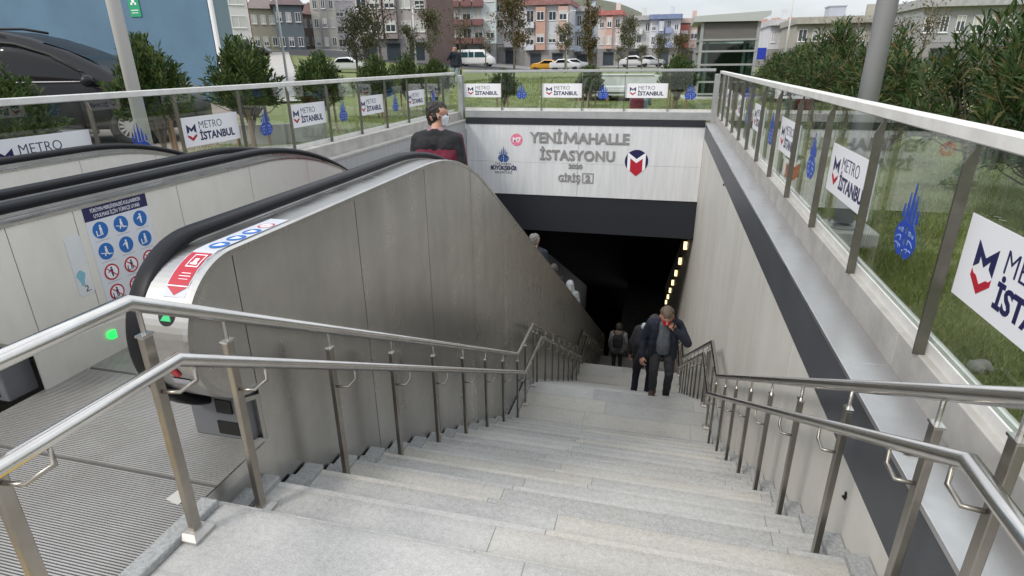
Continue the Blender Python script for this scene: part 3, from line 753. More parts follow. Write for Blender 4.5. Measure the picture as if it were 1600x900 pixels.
def text_on_x(body, size, y, z, mm, parent, X, bold=0, align='CENTER', width=None):
    me = text_mesh(body, size, .0004, bold, mm, align)
    if width:
        w = max(v.co.x for v in me.vertices)-min(v.co.x for v in me.vertices); me.transform(Matrix.Diagonal((width/w, 1, 1, 1)))
    me.transform(Matrix.Rotation(PI/2, 4, 'Z')); me.transform(T((X, y, z))); return put('lettering', me, parent)
text_on_x('YÜRÜYEN MERDİVENLERİ KULLANIRKEN', .03, (py0+py1)/2, pz1-.032, white_board, poster, -2.9722, width=.33)
text_on_x('UYULMASI İÇİN TÜRKÇE UYARI', .03, (py0+py1)/2, pz1-.064, white_board, poster, -2.9722, width=.30)
kk = 0
for r_ in range(4):
    for c_ in range(3):
        pict(kk+r_, poster, py0+.075+c_*.133, pz1-.135-r_*.122, .047, ring=r_ > 1); kk += 1
        m = MB(); yy = py0+.075+c_*.133; zz = pz1-.135-r_*.122-.056; m.box(-2.9734, -2.973, yy-.045, yy+.045, zz-.003, zz); m.build('caption_line', mat('caption_grey', (.35, .36, .4), .5), poster)
# worn oblong sticker beside the poster
m = MB(); m.prism([(2.245, .705), (2.262, .72), (2.318, .72), (2.335, .705), (2.335, .40), (2.322, .385), (2.262, .385), (2.245, .40)], 0, -2.9748, -2.973); ws = m.build('worn_sticker', mat('worn_film', (.60, .64, .66), .45, 0, (.70, .70, .68), 9), esc_near)
m = MB(); m.prism([(2.28+.03*math.cos(a)*(.7+.3*math.sin(3*a)), .485+.045*math.sin(a)) for a in np.linspace(0, 6.0, 14)], 0, -2.9729, -2.9724); m.build('faded_mark', mat('faded_blue', (.22, .45, .55), .5), ws)
text_on_x('2.', .05, 2.30, .405, black, ws, -2.9724)

# ---- stickers wrapped on the near newel deck
RD = .318
def deck_pt(s, v, lift=.0085):
    """s: arc length upward from the newel's front along the deck outline; v: distance outward from the centre line"""
    q = RD*PI/2
    if s < q:
        a = PI-s/RD; return Vector((-2.49+v, 1.872+(RD+lift)*math.cos(a), CZ+(RD+lift)*math.sin(a)))
    return Vector((-2.49+v, 1.872+(s-q), CZ+RD+lift))
def deck_patch(name, s0, s1, v0, v1, m_, parent, lift=.0085, shape=None, n=12):
    b = MB()
    if shape is None:
        g = [[b.bm.verts.new(deck_pt(s0+(s1-s0)*i/n, v, lift)) for v in (v0, v1)] for i in range(n+1)]
        for A, B in zip(g, g[1:]): b._f([A[0], A[1], B[1], B[0]])
    else:
        b._f([b.bm.verts.new(deck_pt(s, v, lift)) for s, v in shape])
    return b.build(name, m_, parent, recalc=True)
wf = deck_patch('sticker_strip', .215, .93, .735, .835, mat('sticker_film', (.50, .52, .57), .5), esc_near, .0052)
def ell(cs, cv, rs, rv, n=20): return [(cs+rs*math.cos(2*PI*i/n), cv+rv*math.sin(2*PI*i/n)) for i in range(n)]
for i, cs in enumerate((.515, .615, .715)):
    dsk = deck_patch('pictogram', 0, 0, 0, 0, pict_blue, esc_near, .0057, ell(cs, .795, .042, .038))
    deck_patch('pictogram_figure', 0, 0, 0, 0, white_board, dsk, .0063, [(cs-.024, .775), (cs+.02, .782), (cs+.012, .815), (cs-.008, .81)])
dsk = deck_patch('pictogram', 0, 0, 0, 0, red_print, esc_near, .0057, ell(.815, .795, .040, .036)); deck_patch('pictogram_field', 0, 0, 0, 0, white_board, dsk, .0062, ell(.815, .795, .032, .029))
deck_patch('pictogram_bar', 0, 0, 0, 0, red_print, dsk, .0068, [(.79, .775), (.797, .772), (.84, .815), (.833, .818)])
rs = deck_patch('emergency_sticker', .262, .43, .74, .83, red_print, esc_near, .0060); deck_patch('sticker_arrow', 0, 0, 0, 0, red_print, rs, .0060, [(.256, .74), (.256, .83), (.222, .785)])
deck_patch('sticker_line', .257, .261, .74, .83, white_board, rs, .0064)
for (a, c, v0, v1) in ((.345, .350, .768, .822), (.412, .417, .768, .822), (.345, .417, .768, .772), (.345, .417, .818, .822), (.358, .368, .780, .810), (.368, .392, .786, .804), (.300, .303, .770, .820), (.313, .316, .775, .815), (.287, .289, .775, .815)):
    deck_patch('sticker_mark', a, c, v0, v1, white_board, rs, .0067)
ga = deck_patch('direction_disc', 0, 0, 0, 0, black, esc_near, .0060, ell(.150, .775, .044, .036)); deck_patch('direction_arrow', 0, 0, 0, 0, mat('arrow_green', (.02, .35, .12), .4, emit=(.02, .6, .2, .25)), ga, .0066, [(.125, .752), (.125, .798), (.172, .775)])
st_ = deck_patch('stop_ring', 0, 0, 0, 0, red_print, esc_near, .0060, ell(-.085, .775, .022, .022)); deck_patch('stop_button', 0, 0, 0, 0, mat('stop_red', (.35, .05, .05), .4), st_, .0085, ell(-.085, .775, .014, .014))
deck_patch('name_label', -.145, -.115, .74, .825, mat('label_grey', (.42, .42, .47), .4), esc_near, .0060)

# ================================================================ BUILDINGS BEHIND
frame_white = mat('window_frame_white', (.72, .72, .72), .5)
curtain = mat('curtain', (.50, .50, .48), .8)
def window_mesh(w, h, bars=2, blind=.0, name='window'):
    """frame, mullions and glass; local XZ, front at y=-0.05, glass behind"""
    b = MB(); f = .07
    b.mi = 0
    b.box(-w/2, w/2, -.05, .06, -h/2, -h/2+f); b.box(-w/2, w/2, -.05, .06, h/2-f, h/2)
    b.box(-w/2, -w/2+f, -.048, .06, -h/2+f, h/2-f); b.box(w/2-f, w/2, -.048, .06, -h/2+f, h/2-f)
    for i in range(1, bars):
        x = -w/2+w*i/bars; b.box(x-.035, x+.035, -.04, .06, -h/2+f, h/2-f)
    b.box(-w/2-.06, w/2+.06, -.11, .06, -h/2-.07, -h/2-.002)
    b.mi = 1; b.box(-w/2+f, w/2-f, 0, .05, -h/2+f, h/2-f)
    if blind > 0:
        b.mi = 2; b.box(-w/2+f+.02, w/2-f-.02, -.006, -.001, h/2-f-(h-2*f)*blind, h/2-f)
    return b.mesh(name, [frame_white, pane_dark, curtain])
WM = {}
def win(w, h, bars, blind):
    k = (round(w, 1), round(h, 1), bars, blind)
    if k not in WM: WM[k] = window_mesh(k[0], k[1], bars, blind)
    return WM[k]
WRNG = random.Random(3)
def facade(name, label, cat, p0, p1, ytop, Y, wall_c, bays=(), floors=5, cols=4, roof_c=(.28, .11, .08), roof='parapet', ground_c=(.30, .29, .28), balcony=(), trim=None, depth=11, yaw=0.0, blank=False, group='apartment blocks beyond the lawn', zbase=None, fh=2.9, gfh=3.0):
    """a block with its left and right front corners at photo columns p0, p1 at distance Y"""
    A = at(p0, 100, Y); B = at(p1, 100, Y)
    z1 = at((p0+p1)/2, ytop, Y).z; z0 = zbase if zbase is not None else gz((A.x+B.x)/2, min(Y, 127))-.1
    yaw = R_(yaw); k_ = B.x/B.y; w = (k_*A.y-A.x)/(math.cos(yaw)-k_*math.sin(yaw))
    t = thing(name, label, cat, (A.x, Y, z0), group, yaw)
    def lp(nm, mb, m, par=t, **k): return put(nm, mb.mesh(nm, m), par, local=True)
    H = z1-z0
    wm = mat('wall_%s' % '_'.join('%02d' % int(c*100) for c in wall_c), wall_c, .85, 0, tuple(c*.84 for c in wall_c), .6, detail=8)
    b = MB(); b.box(0, w, 0, depth, gfh, H); lp('wall', b, wm)
    gmx = mat('shopfront_%02d' % int(ground_c[0]*100), ground_c, .7, 0, tuple(c*.8 for c in ground_c), .8)
    b = MB(); b.box(.03, w-.03, .04, depth-.03, -1.0, gfh-.002); lp('ground_floor', b, gmx)
    if gfh > 2:
        n = max(1, int(w//3.2))
        for i in range(n):
            b = MB(); x = w*(i+.5)/n; b.box(x-.95, x+.95, -.02, .03, .25, 2.3); b.box(x-1.0, x+1.0, -.5, .03, 2.42, 2.52); lp('shop_window', b, pane_dark)
    nf = max(1, int(round((H-gfh)/fh))); fhh = (H-gfh)/nf
    cw = w/cols
    if not blank:
        for c in range(cols):
            isb = c in bays; x0 = c*cw
            if isb:
                bc = bays[c]
                bm_ = mat('bay_%s' % '_'.join('%02d' % int(q*100) for q in bc), bc, .8)
                b = MB(); b.box(x0+.12, x0+cw-.12, -.75, -.001, gfh, H-.3); lp('bay', b, bm_)
            for f in range(nf):
                zc = gfh+fhh*(f+.52); yy = -.76 if isb else -.01
                big = c in balcony
                ww = min(cw-.6, 2.2 if big else 1.7)
                o = put('window', win(ww, 1.45 if not big else 1.9, 3 if ww > 1.9 else 2, WRNG.choice((0, 0, .35, .6, 1.0))), t, local=True); o.location = (x0+cw/2, yy-.01, zc)
                if big:
                    b = MB(); zb = gfh+fhh*f; b.box(x0+.1, x0+cw-.1, -1.15, -.001, zb-.02, zb+.14); b.box(x0+.1, x0+cw-.1, -1.17, -1.07, zb+.141, zb+.95)
                    b.box(x0+.1, x0+.18, -1.06, -.002, zb+.141, zb+.95); b.box(x0+cw-.18, x0+cw-.1, -1.06, -.002, zb+.141, zb+.95)
                    lp('balcony', b, mat('balcony_%s' % '_'.join('%02d' % int(q*100) for q in (trim or wall_c)), trim or wall_c, .8))
    rm = mat('roof_%s' % '_'.join('%02d' % int(q*100) for q in roof_c), roof_c, .85, 0, tuple(c*.7 for c in roof_c), 2, detail=8)
    if roof == 'pitched':
        b = MB(); e = .5
        v = [b.bm.verts.new(p) for p in ((-e, -e, H), (w+e, -e, H), (w+e, depth+e, H), (-e, depth+e, H), (w*.18, depth/2, H+2.2), (w*.82, depth/2, H+2.2))]
        for q in ((0, 1, 5, 4), (1, 2, 5), (2, 3, 4, 5), (3, 0, 4), (3, 2, 1, 0)): b._f([v[i] for i in q])
        r = lp('roof', b, rm)
    else:
        b = MB(); b.box(-.25, w+.25, -.9, depth, H, H+.75); r = lp('roof', b, rm)
    b = MB(); b.box(w*.62, w*.62+.8, depth*.5, depth*.5+.8, H+.3, H+2.4); lp('chimney', b, wm, r)
    return t
# tall blue gable behind the van
bt = thing('blue_building', 'tall plain blue rendered gable wall behind the dark van', 'building', (-30, 21, 0))
b = MB(); b.prism([(-60, 21), (-17.25, 21), (-17.25, 21.3), (-27.5, 34), (-60, 34)], 2, -.5, 16); b.build('wall', mat('blue_render', (.10, .185, .265), .85, 0, (.085, .155, .225), .5, detail=9), bt)
b = MB(); b.prism([(-17.244, 21.03), (-16.72, 21.5), (-26.8, 34.2), (-27.4, 33.95)], 2, -.5, 16); b.build('side_wall', mat('side_render', (.17, .24, .27), .85), bt)
b = MB(); b.tube([(-17.05, 20.95, .1), (-17.05, 20.95, 4.1), (-17.2, 20.95, 5.2), (-17.2, 20.95, 16)], .09, 8); b.build('drain_pipe', white_paint, bt)
gp = at(209, 8, 20.97)
sgn = thing('assembly_sign', 'green and white assembly point sign on the blue gable', 'sign', gp)
b = MB(); b.box(gp.x-.26, gp.x+.26, 20.965, 20.995, gp.z-.42, gp.z+.50); b.build('sign_board', green_sign, sgn)
b = MB()
for i in range(4):
    a = PI/4+i*PI/2; cx, cz = gp.x+.13*math.cos(a), gp.z+.14+.13*math.sin(a)
    b.prism([(cx+.05*math.cos(q), cz+.05*math.sin(q)) for q in np.linspace(0, 2*PI, 9)[:-1]], 1, 20.958, 20.964)
b.prism([(gp.x+.07*math.cos(q), gp.z+.14+.07*math.sin(q)) for q in np.linspace(0, 2*PI, 11)[:-1]], 1, 20.957, 20.963)
b.box(gp.x-.17, gp.x+.17, 20.958, 20.964, gp.z-.20, gp.z-.17); b.box(gp.x-.15, gp.x+.15, 20.958, 20.964, gp.z-.29, gp.z-.265)
b.build('sign_symbol', white_board, sgn)

facade('apartment_block', 'red brick house with white window bays right beside the blue gable', 'building', 366, 402, -60, 70, (.30, .055, .06), bays={0: (.62, .60, .60)}, cols=1, floors=5, trim=(.6, .6, .6), yaw=38, gfh=0.3)
facade('apartment_block', 'beige three storey house with grey roof left of the slate blue house', 'building', 401, 442, 12, 92, (.33, .31, .26), cols=3, roof='pitched', roof_c=(.20, .16, .15), zbase=3.0, yaw=36, gfh=0.3)
facade('apartment_block', 'slate blue four storey house with white windows', 'building', 439, 482, 6, 88, (.15, .19, .215), cols=3, roof='pitched', roof_c=(.13, .09, .09), zbase=2.6, yaw=34, gfh=0.3)
facade('apartment_block', 'low brownish house with dark tiled roof squeezed between slate blue and cream houses', 'building', 480, 500, 22, 100, (.30, .25, .23), cols=2, roof='pitched', roof_c=(.16, .10, .09), zbase=3.4, yaw=33, gfh=0.3)
facade('apartment_block', 'narrow cream block with a grey stripe down its front', 'building', 496, 533, -40, 98, (.54, .52, .46), bays={1: (.30, .29, .28)}, cols=3, zbase=3.2, yaw=32, gfh=0.3)
facade('apartment_block', 'pale mauve plain block right of the cream one', 'building', 531, 562, -45, 108, (.54, .51, .54), cols=2, zbase=3.4, yaw=30, gfh=0.3)
facade('apartment_block', 'large grey mauve block with brown bands above shop fronts', 'building', 562, 672, -55, 80, (.40, .36, .375), bays={1: (.39, .35, .365), 2: (.24, .20, .20)}, cols=5, balcony=(), ground_c=(.24, .23, .24), zbase=1.6, yaw=12, gfh=3.0)
# its plain brown end wall runs back to the right
A = at(672, 100, 80.5); B = at(704, 100, 96)
A = at(672, 100, 80.5)
t = thing('end_wall', 'plain brown windowless end wall right of the large grey mauve block', 'building', (A.x, 80.5, 1), 'apartment blocks beyond the lawn')
b = MB(); b.prism([(A.x+.05, 80.2), (B.x, 96), (B.x-3, 96), (A.x+.05, 91)], 2, .3, at(690, -55, 85).z); b.build('wall', mat('brown_render', (.17, .115, .10), .9, 0, (.14, .095, .085), .7, detail=8), t)
facade('apartment_block', 'white and pale teal block with dark red balcony fronts', 'building', 705, 776, -20, 104, (.56, .62, .62), cols=4, balcony=(0, 1, 2), trim=(.21, .10, .10), ground_c=(.20, .21, .22), yaw=12, gfh=3.0)
facade('apartment_block', 'pinkish white block with red roof edge behind a brown leaved tree', 'building', 774, 822, 0, 110, (.60, .52, .52), cols=3, balcony=(1,), trim=(.58, .56, .58), roof_c=(.30, .10, .09))
facade('apartment_block', 'light grey block with two orange window bays and red roof edge', 'building', 820, 888, 8, 108, (.55, .57, .60), bays={1: (.46, .29, .22), 3: (.48, .34, .28)}, cols=4, balcony=(0,), roof_c=(.32, .16, .15))
facade('apartment_block', 'pale blue grey block behind the tall brown poplar', 'building', 886, 932, 18, 116, (.46, .52, .60), cols=4, balcony=(1,), roof_c=(.40, .38, .38))
facade('apartment_block', 'salmon pink block with orange red stripes', 'building', 932, 968, 24, 114, (.62, .54, .50), bays={1: (.50, .33, .27)}, cols=3, roof_c=(.45, .16, .14))
facade('apartment_block', 'off white block with dark loggias left of the blue topped one', 'building', 966, 1014, 32, 118, (.60, .61, .60), cols=4, balcony=(2,), roof_c=(.42, .41, .40))
facade('apartment_block', 'white block with a blue roof storey and blue balconies', 'building', 1012, 1058, 30, 116, (.60, .62, .66), bays={1: (.24, .28, .42)}, cols=4, balcony=(2,), trim=(.25, .29, .44), roof_c=(.20, .25, .40))
facade('apartment_block', 'narrow salmon block just left of the glass lift tower', 'building', 1057, 1088, 36, 120, (.54, .42, .38), bays={0: (.34, .10, .08)}, cols=2, roof_c=(.5, .38, .35))
facade('apartment_block', 'long beige three storey block behind the oleander hedge', 'building', 1236, 1440, 36, 84, (.40, .38, .32), cols=9, group=None, roof_c=(.40, .38, .33), zbase=-.2)
facade('apartment_block', 'white narrow block with a dark stair window right of the lift tower', 'building', 1196, 1237, 40, 96, (.62, .62, .64), cols=3, bays={2: (.10, .12, .16)}, roof_c=(.55, .55, .55), zbase=-.2)
facade('apartment_block', 'grey roof storey block at the far right above the hedge', 'building', 1424, 1600, 10, 66, (.36, .36, .37), cols=7, group=None, roof_c=(.42, .42, .42), zbase=-.2)
for i, (p0, p1, yt, Y, c, lab) in enumerate((
        (1170, 1200, 42, 190, (.50, .52, .58), 'distant pale lilac house low beside the lift tower'),
        (1196, 1216, 38, 230, (.58, .55, .55), 'distant pinkish house on the slope right of the lift tower'),
        (1214, 1240, 36, 260, (.60, .60, .63), 'farthest white house on the slope above the white block'))):
    facade('distant_house', lab, 'building', p0, p1, yt, Y, c, cols=3, roof='pitched', roof_c=(.36, .20, .16), group='houses on the far slope', zbase=0)
for i, (p0, p1, yt, Y, c) in enumerate(((1182, 1206, 46, 300, (.50, .50, .53)), (1205, 1222, 40, 340, (.56, .50, .48)), (1220, 1243, 43, 380, (.54, .55, .58)))):
    facade('distant_house', ('pale grey house far off just right of the lift tower canopy', 'pinkish grey far house in the middle of the distant slope', 'pale blue grey far house nearest the beige block')[i], 'building', p0, p1, yt, Y, c, cols=4, roof='pitched', roof_c=(.34, .24, .21), group='houses on the far slope', zbase=0)
for (px, yt, Y) in ((1310, 10, 88), (1330, 26, 87)):
    p = at(px, yt, Y)
    b = MB(); w_ = .95 if px == 1310 else 1.3
    b.box(p.x-w_, p.x+w_, Y, Y+2.5, 5.2, p.z); b.box(p.x-w_-.1, p.x+w_+.1, Y-.1, Y+2.6, p.z, p.z+.12)
    o = b.build('roof_cabin', mat('roof_cabin_grey', (.42, .45, .50), .8)); tag(o, 'tall narrow lift cabin on the flat roof of the beige block' if px == 1310 else 'low white plant box on the flat roof of the beige block', 'roof cabin')
# ---- glass lift building
LY = 22
A = at(1092, 100, LY); B = at(1178, 100, LY)
lt = thing('lift_building', 'grey lift tower with glass sides, louvred top and overhanging canopy', 'lift tower', (A.x, LY, .3))
gm_ = mat('lift_grey', (.30, .31, .30), .5, 0, (.26, .27, .26), 2); z0 = .3; zt = at(1130, 27, LY).z
canopy = mat('canopy_grey', (.40, .42, .40), .45)
b = MB(); b.prism([(A.x-.30, zt-.13), (A.x+.2, zt-.13), (B.x-.05, zt-.14), (B.x+.30, zt+.02), (B.x+.30, zt+.15), (A.x-.30, zt+.04)], 1, LY-.22, LY+3.1); b.build('roof', canopy, lt)
zl = at(1130, 62, LY).z
b = MB(); b.box(A.x+.02, B.x-.02, LY+.02, LY+2.8, zl, zt-.14)
b.build('louvre_band', mat('louvre_dark', (.10, .095, .09), .6), lt)
b = MB()
n = 14
for i in range(n):
    z = zl+.04+(zt-.20-zl)*i/n; b.prism([(LY-.02, z), (LY+.02, z+.05), (LY+.02, z+.06), (LY-.02, z+.012)], 0, A.x+.03, B.x-.03)
b.build('louvre_slats', mat('louvre_slat', (.17, .16, .15), .5), lt)
for (xx, yy) in ((A.x, LY), (B.x, LY), (A.x, LY+2.8), (B.x, LY+2.8)):
    b = MB(); b.box(xx-.05, xx+.05, yy-.05, yy+.05, z0-.3, zt-.14); b.build('column', gm_, lt)
for yy in (55+7, 80, 101, 128, 147):
    z = at(1130, yy, LY).z
    b = MB(); b.box(A.x-.04, B.x+.04, LY-.06, LY-.051+.06, z-.03, z+.03); b.box(B.x-.0, B.x+.06, LY+.06, LY+2.74, z-.03, z+.03); b.box(A.x-.06, A.x, LY+.06, LY+2.74, z-.03, z+.03); b.build('transom', gm_, lt)
b = MB(); b.box(A.x+.05, B.x-.05, LY-.02, LY-.005, z0, zl-.03); b.build('front_glass', lift_glass, lt)
b = MB(); b.box(B.x-.02, B.x-.005, LY+.06, LY+2.74, z0, zl-.03); b.build('side_glass', lift_glass, lt)
b = MB(); b.box(A.x+.005, A.x+.02, LY+.06, LY+2.74, z0, zl-.03); b.build('side_glass', lift_glass, lt)
b = MB(); b.box(A.x+.12, B.x-.12, LY+1.0, LY+2.7, z0, zl-.1); b.build('lift_shaft', mat('lift_shaft', (.15, .14, .11), .6, 0, (.09, .088, .075), 2), lt)
b = MB(); b.box(A.x+.2, A.x+.3, LY+.7, LY+.8, z0, zl); b.box(B.x-.34, B.x-.24, LY+.6, LY+.7, z0, zl); b.build('guide_frame', white_paint, lt)
b = MB(); b.box(A.x-.5, B.x+.5, LY-.8, LY+3.4, .0, z0+.06); b.build('plinth', light_concrete, lt)

# ================================================================ LAMPS, SIGNS
def pole_lamp(x, y, r0, r1, H, label, block=True, mm=None):
    z0 = gz(x, y)
    t = thing('street_lamp', label, 'street lamp', (x, y, z0))
    b = MB(); b.tube([(x, y, z0+.17), (x, y, z0+H)], [r0, r1], 16); b.build('pole', mm or mat('pole_grey', (.46, .46, .47), .4, .2), t, smooth=True)
    if block:
        b = MB(); b.box(x-.22, x+.22, y-.22, y+.22, z0-.1, z0+.13); b.build('footing', light_concrete, t, bevel=.012)
    b = MB(); b.disc((x, y, z0+.135), r0*2.0, 2, .012, 24); bp = b.build('base_flange', mat('flange_grey', (.40, .40, .39), .45, .4), t)
    b = MB()
    for i in range(4): b.tube([(x+r0*1.6*math.cos(i*PI/2+.8), y+r0*1.6*math.sin(i*PI/2+.8), z0+.147), (x+r0*1.6*math.cos(i*PI/2+.8), y+r0*1.6*math.sin(i*PI/2+.8), z0+.175)], .012, 6)
    b.build('anchor_bolts', mat('bolt_grey', (.25, .25, .24), .5, .6), bp)
    b = MB(); b.tube([(x, y, z0+H), (x+.3, y, z0+H+.35), (x+1.0, y, z0+H+.5)], .04, 10); b.build('lamp_arm', MATS['pole_grey'] if not mm else mm, t, smooth=True)
    b = MB(); b.box(x+.9, x+1.6, y-.12, y+.12, z0+H+.44, z0+H+.56); b.build('lamp_head', mat('lamp_head_grey', (.3, .3, .3), .5), t, bevel=.03)
pole_lamp(1.50, 5.22, .074, .064, 6.5, 'thick grey lamp pole in front of the oleander hedge on the right', mm=mat('pole_grey', (.40, .40, .41), .45, .1))
pole_lamp(-6.15, 5.98, .078, .062, 6.5, 'white lamp pole leaning across the blue gable beside the van', mm=mat('pole_white', (.58, .57, .56), .45))
def thin_lamp(px, ytop, ybase, Y, label):
    p = at(px, ybase, Y); q = at(px, ytop, Y); z0 = gz(p.x, Y)
    t = thing('street_lamp', label, 'street lamp', (p.x, Y, z0))
    H = max(3, q.z-z0)
    b = MB(); b.tube([(p.x, Y, z0-.1), (p.x, Y, z0+H)], [.10, .06], 8); b.build('pole', mat('pole_pale', (.55, .55, .55), .5), t, smooth=True)
    b = MB(); b.tube([(p.x, Y, z0+H), (p.x+.5, Y, z0+H+.2)], .05, 6); b.box(p.x+.4, p.x+1.0, Y-.12, Y+.12, z0+H+.15, z0+H+.27); b.build('lamp_head', mat('pole_pale', (.5, .5, .5)), t)
thin_lamp(447, -60, 112, 42, 'slim white street lamp by the pale path before the slate blue house')
thin_lamp(650, 12, 100, 52, 'short white street lamp in front of the grey mauve block')
thin_lamp(1223, -40, 110, 60, 'slim street lamp right of the lift tower')
thin_lamp(885, 20, 105, 74, 'slim street lamp in front of the orange bay block')
p = at(1181, 86, 40)
t = thing('road_sign', 'blue road sign with a white chevron panel right of the lift tower', 'road sign', (p.x, 40, gz(p.x, 40)))
b = MB(); b.tube([(p.x, 40.05, gz(p.x, 40)), (p.x, 40.05, p.z+.5)], .035, 8); b.build('pole', MATS['pole_pale'], t)
b = MB(); b.box(p.x-.35, p.x+.55, 39.95, 40, p.z-.25, p.z+.40); b.build('sign_board', mat('sign_blue', (.01, .03, .35), .4), t)
b = MB(); b.box(p.x-.45, p.x+.02, 39.92, 39.94, p.z-.72, p.z-.24); sb = b.build('chevron_board', white_board, t)
b = MB(); b.prism([(p.x-.15, p.z-.30), (p.x-.08, p.z-.36), (p.x-.22, p.z-.48), (p.x-.08, p.z-.60), (p.x-.15, p.z-.66), (p.x-.36, p.z-.48)], 1, 39.905, 39.918); b.build('chevron', navy, sb)

# ================================================================ VEHICLES
def loft_car(t, prof, W2, z_of, name, m, tumble=.16, zb=.28, inset=.0):
    """prof: (x, roof z); sides bulge to half width W2 at the belt and lean in above it"""
    b = MB(); rings = []
    for x, zt, w in prof:
        belt = min(zt-.02, 1.0)
        up = max(0, zt-belt)
        prof_s = [(.86*w, zb), (.97*w, zb+.10), (1.0*w, zb+.35), (.985*w, belt), (w*(1-tumble*up*1.0)*.985, belt+up*.75), (w*(1-tumble*up*1.3)*.90, zt-.015), (w*.55, zt+.03)]
        ring = [(x, -a, c) for a, c in prof_s]+[(x, a, c) for a, c in prof_s[::-1]]
        rings.append([b.bm.verts.new(p) for p in ring])
    for A, B in zip(rings, rings[1:]):
        n = len(A)
        for j in range(n): b._f([A[j], A[(j+1) % n], B[(j+1) % n], B[j]])
    b._f(rings[0][::-1]); b._f(rings[-1])
    o = put(name, b.mesh(name, m, smooth=True), t, local=True)
    return o
def wheel(t, x, y, r, w, side, m_rim, spokes=10):
    tyre = MB(); n = 28
    P = [(r*.62, -w/2), (r*.93, -w/2), (r, -w*.3), (r, w*.3), (r*.93, w/2), (r*.62, w/2)]
    rings = [[tyre.bm.verts.new((x+q*math.cos(2*PI*i/n), y+a, r+q*math.sin(2*PI*i/n))) for q, a in P] for i in range(n)]
    for i in range(n):
        A, B = rings[i], rings[(i+1) % n]
        for j in range(len(P)): tyre._f([A[j], A[(j+1) % len(P)], B[(j+1) % len(P)], B[j]])
    ww = put('wheel', tyre.mesh('wheel', mat('tyre', (.018, .018, .018), .8), smooth=True), t, local=True)
    b = MB(); yo = y+side*w*.30
    b.prism([(x+r*.64*math.cos(2*PI*i/24), r+r*.64*math.sin(2*PI*i/24)) for i in range(24)], 1, yo-.02, yo-.01); put('rim_back', b.mesh('rim_back', mat('rim_dark', (.05, .05, .05), .5)), ww, local=True)
    b = MB()
    for i in range(spokes):
        a = 2*PI*i/spokes; M = T((x, yo+side*.02, r)) @ Matrix.Rotation(a, 4, 'Y'); b.box(r*.12, r*.62, -.012, .012, -.018, .018, M)
    b.prism([(x+r*.16*math.cos(2*PI*i/12), r+r*.16*math.sin(2*PI*i/12)) for i in range(12)], 1, yo+side*.01, yo+side*.045)
    for i in range(24):
        a = 2*PI*(i+.5)/24; M = T((x, yo+side*.02, r)) @ Matrix.Rotation(a, 4, 'Y'); b.box(r*.58, r*.65, -.02, .02, -.055*r*2.2, .055*r*2.2, M)
    put('rim', b.mesh('rim', m_rim), ww, local=True)

# dark minivan, its right side towards the camera, nose to the right
vt = thing('parked_minivan', 'dark grey minivan with roof rails parked in front of the blue gable', 'van', (-11.42, 10.15, gz(-9.7, 9.3)))
vp = mat('van_paint', (.010, .011, .014), .32, .0, spec=.28)
VP = [(-4.25, 1.10, .90), (-4.2, 1.85, .96), (-3.9, 2.0, .97), (-2.5, 2.06, .98), (-1.2, 2.06, .98), (-.55, 2.01, .98), (-.05, 1.90, .98), (.55, 1.68, .98), (1.10, 1.40, .97), (1.35, 1.27, .96), (1.9, 1.15, .93), (2.25, .98, .87), (2.4, .62, .80)]
def van_side(x, z):
    """outer half width of the body at height z"""
    zt = np.interp(x, [p[0] for p in VP], [p[1] for p in VP]); w = np.interp(x, [p[0] for p in VP], [p[2] for p in VP])
    belt = min(zt-.02, 1.0); up = max(0, zt-belt)
    zs = [.28, .38, .63, belt, belt+up*.75, zt-.015]; ws = [.86*w, .97*w, w, .985*w, w*(1-.16*up)*.985, w*(1-.16*up*1.3)*.90]
    return float(np.interp(z, zs, ws))
loft_car(vt, VP, .98, None, 'body', vp)
def side_glass(pts, name, m, d=.006, nz=5):
    """a pane following the body's leaning side; pts: outline as (x, z)"""
    xs_ = sorted(set(round(p[0], 3) for p in pts)); b = MB()
    def span(x):
        zz = []
        for (a, c), (e, f) in zip(pts, pts[1:]+pts[:1]):
            if min(a, e)-1e-6 <= x <= max(a, e)+1e-6:
                if abs(e-a) < 1e-6: zz += [c, f]
                else: zz.append(c+(f-c)*(x-a)/(e-a))
        return min(zz), max(zz)
    N = 14; x0, x1 = min(xs_), max(xs_); cols = []
    for i in range(N+1):
        x = x0+(x1-x0)*i/N; lo, hi = span(x); cols.append([b.bm.verts.new((x, -van_side(x, lo+(hi-lo)*j/nz)-d-.012, lo+(hi-lo)*j/nz)) for j in range(nz+1)])
    for A, B in zip(cols, cols[1:]):
        for j in range(nz): b._f([A[j], B[j], B[j+1], A[j+1]])
    o = put(name, b.mesh(name, m, smooth=True), vt, local=True)
    so = o.modifiers.new('solid', 'SOLIDIFY'); so.thickness = .004; so.offset = 1
    return o
side_glass([(-.62, 1.17), (.86, 1.17), (.80, 1.30), (.30, 1.60), (-.20, 1.77), (-.60, 1.82)], 'window', car_glass)
side_glass([(-2.6, 1.17), (-.84, 1.17), (-.86, 1.84), (-2.6, 1.87)], 'window', car_glass)
side_glass([(-.66, 1.84), (-.62, 1.875), (-.23, 1.84), (.33, 1.655), (.86, 1.33), (.83, 1.30), (.30, 1.62), (-.25, 1.80)], 'wind_deflector', black, .018)
for xa_, xb_ in ((-.64, .90), (-2.6, -.84)):
    b = MB(); b.tube([(x, -van_side(x, 1.155)-.022, 1.155) for x in np.linspace(xa_, xb_, 8)], .013, 6); put('sill_trim', b.mesh('sill_trim', mat('van_trim', (.35, .35, .36), .3, .8), True), vt, local=True)
b = MB(); b.tube([(x, -van_side(x, z)-.022, z) for x, z in ((-.74, 1.17), (-.74, 1.4), (-.74, 1.65), (-.72, 1.86))], .03, 6); put('door_pillar', b.mesh('door_pillar', black, True), vt, local=True)
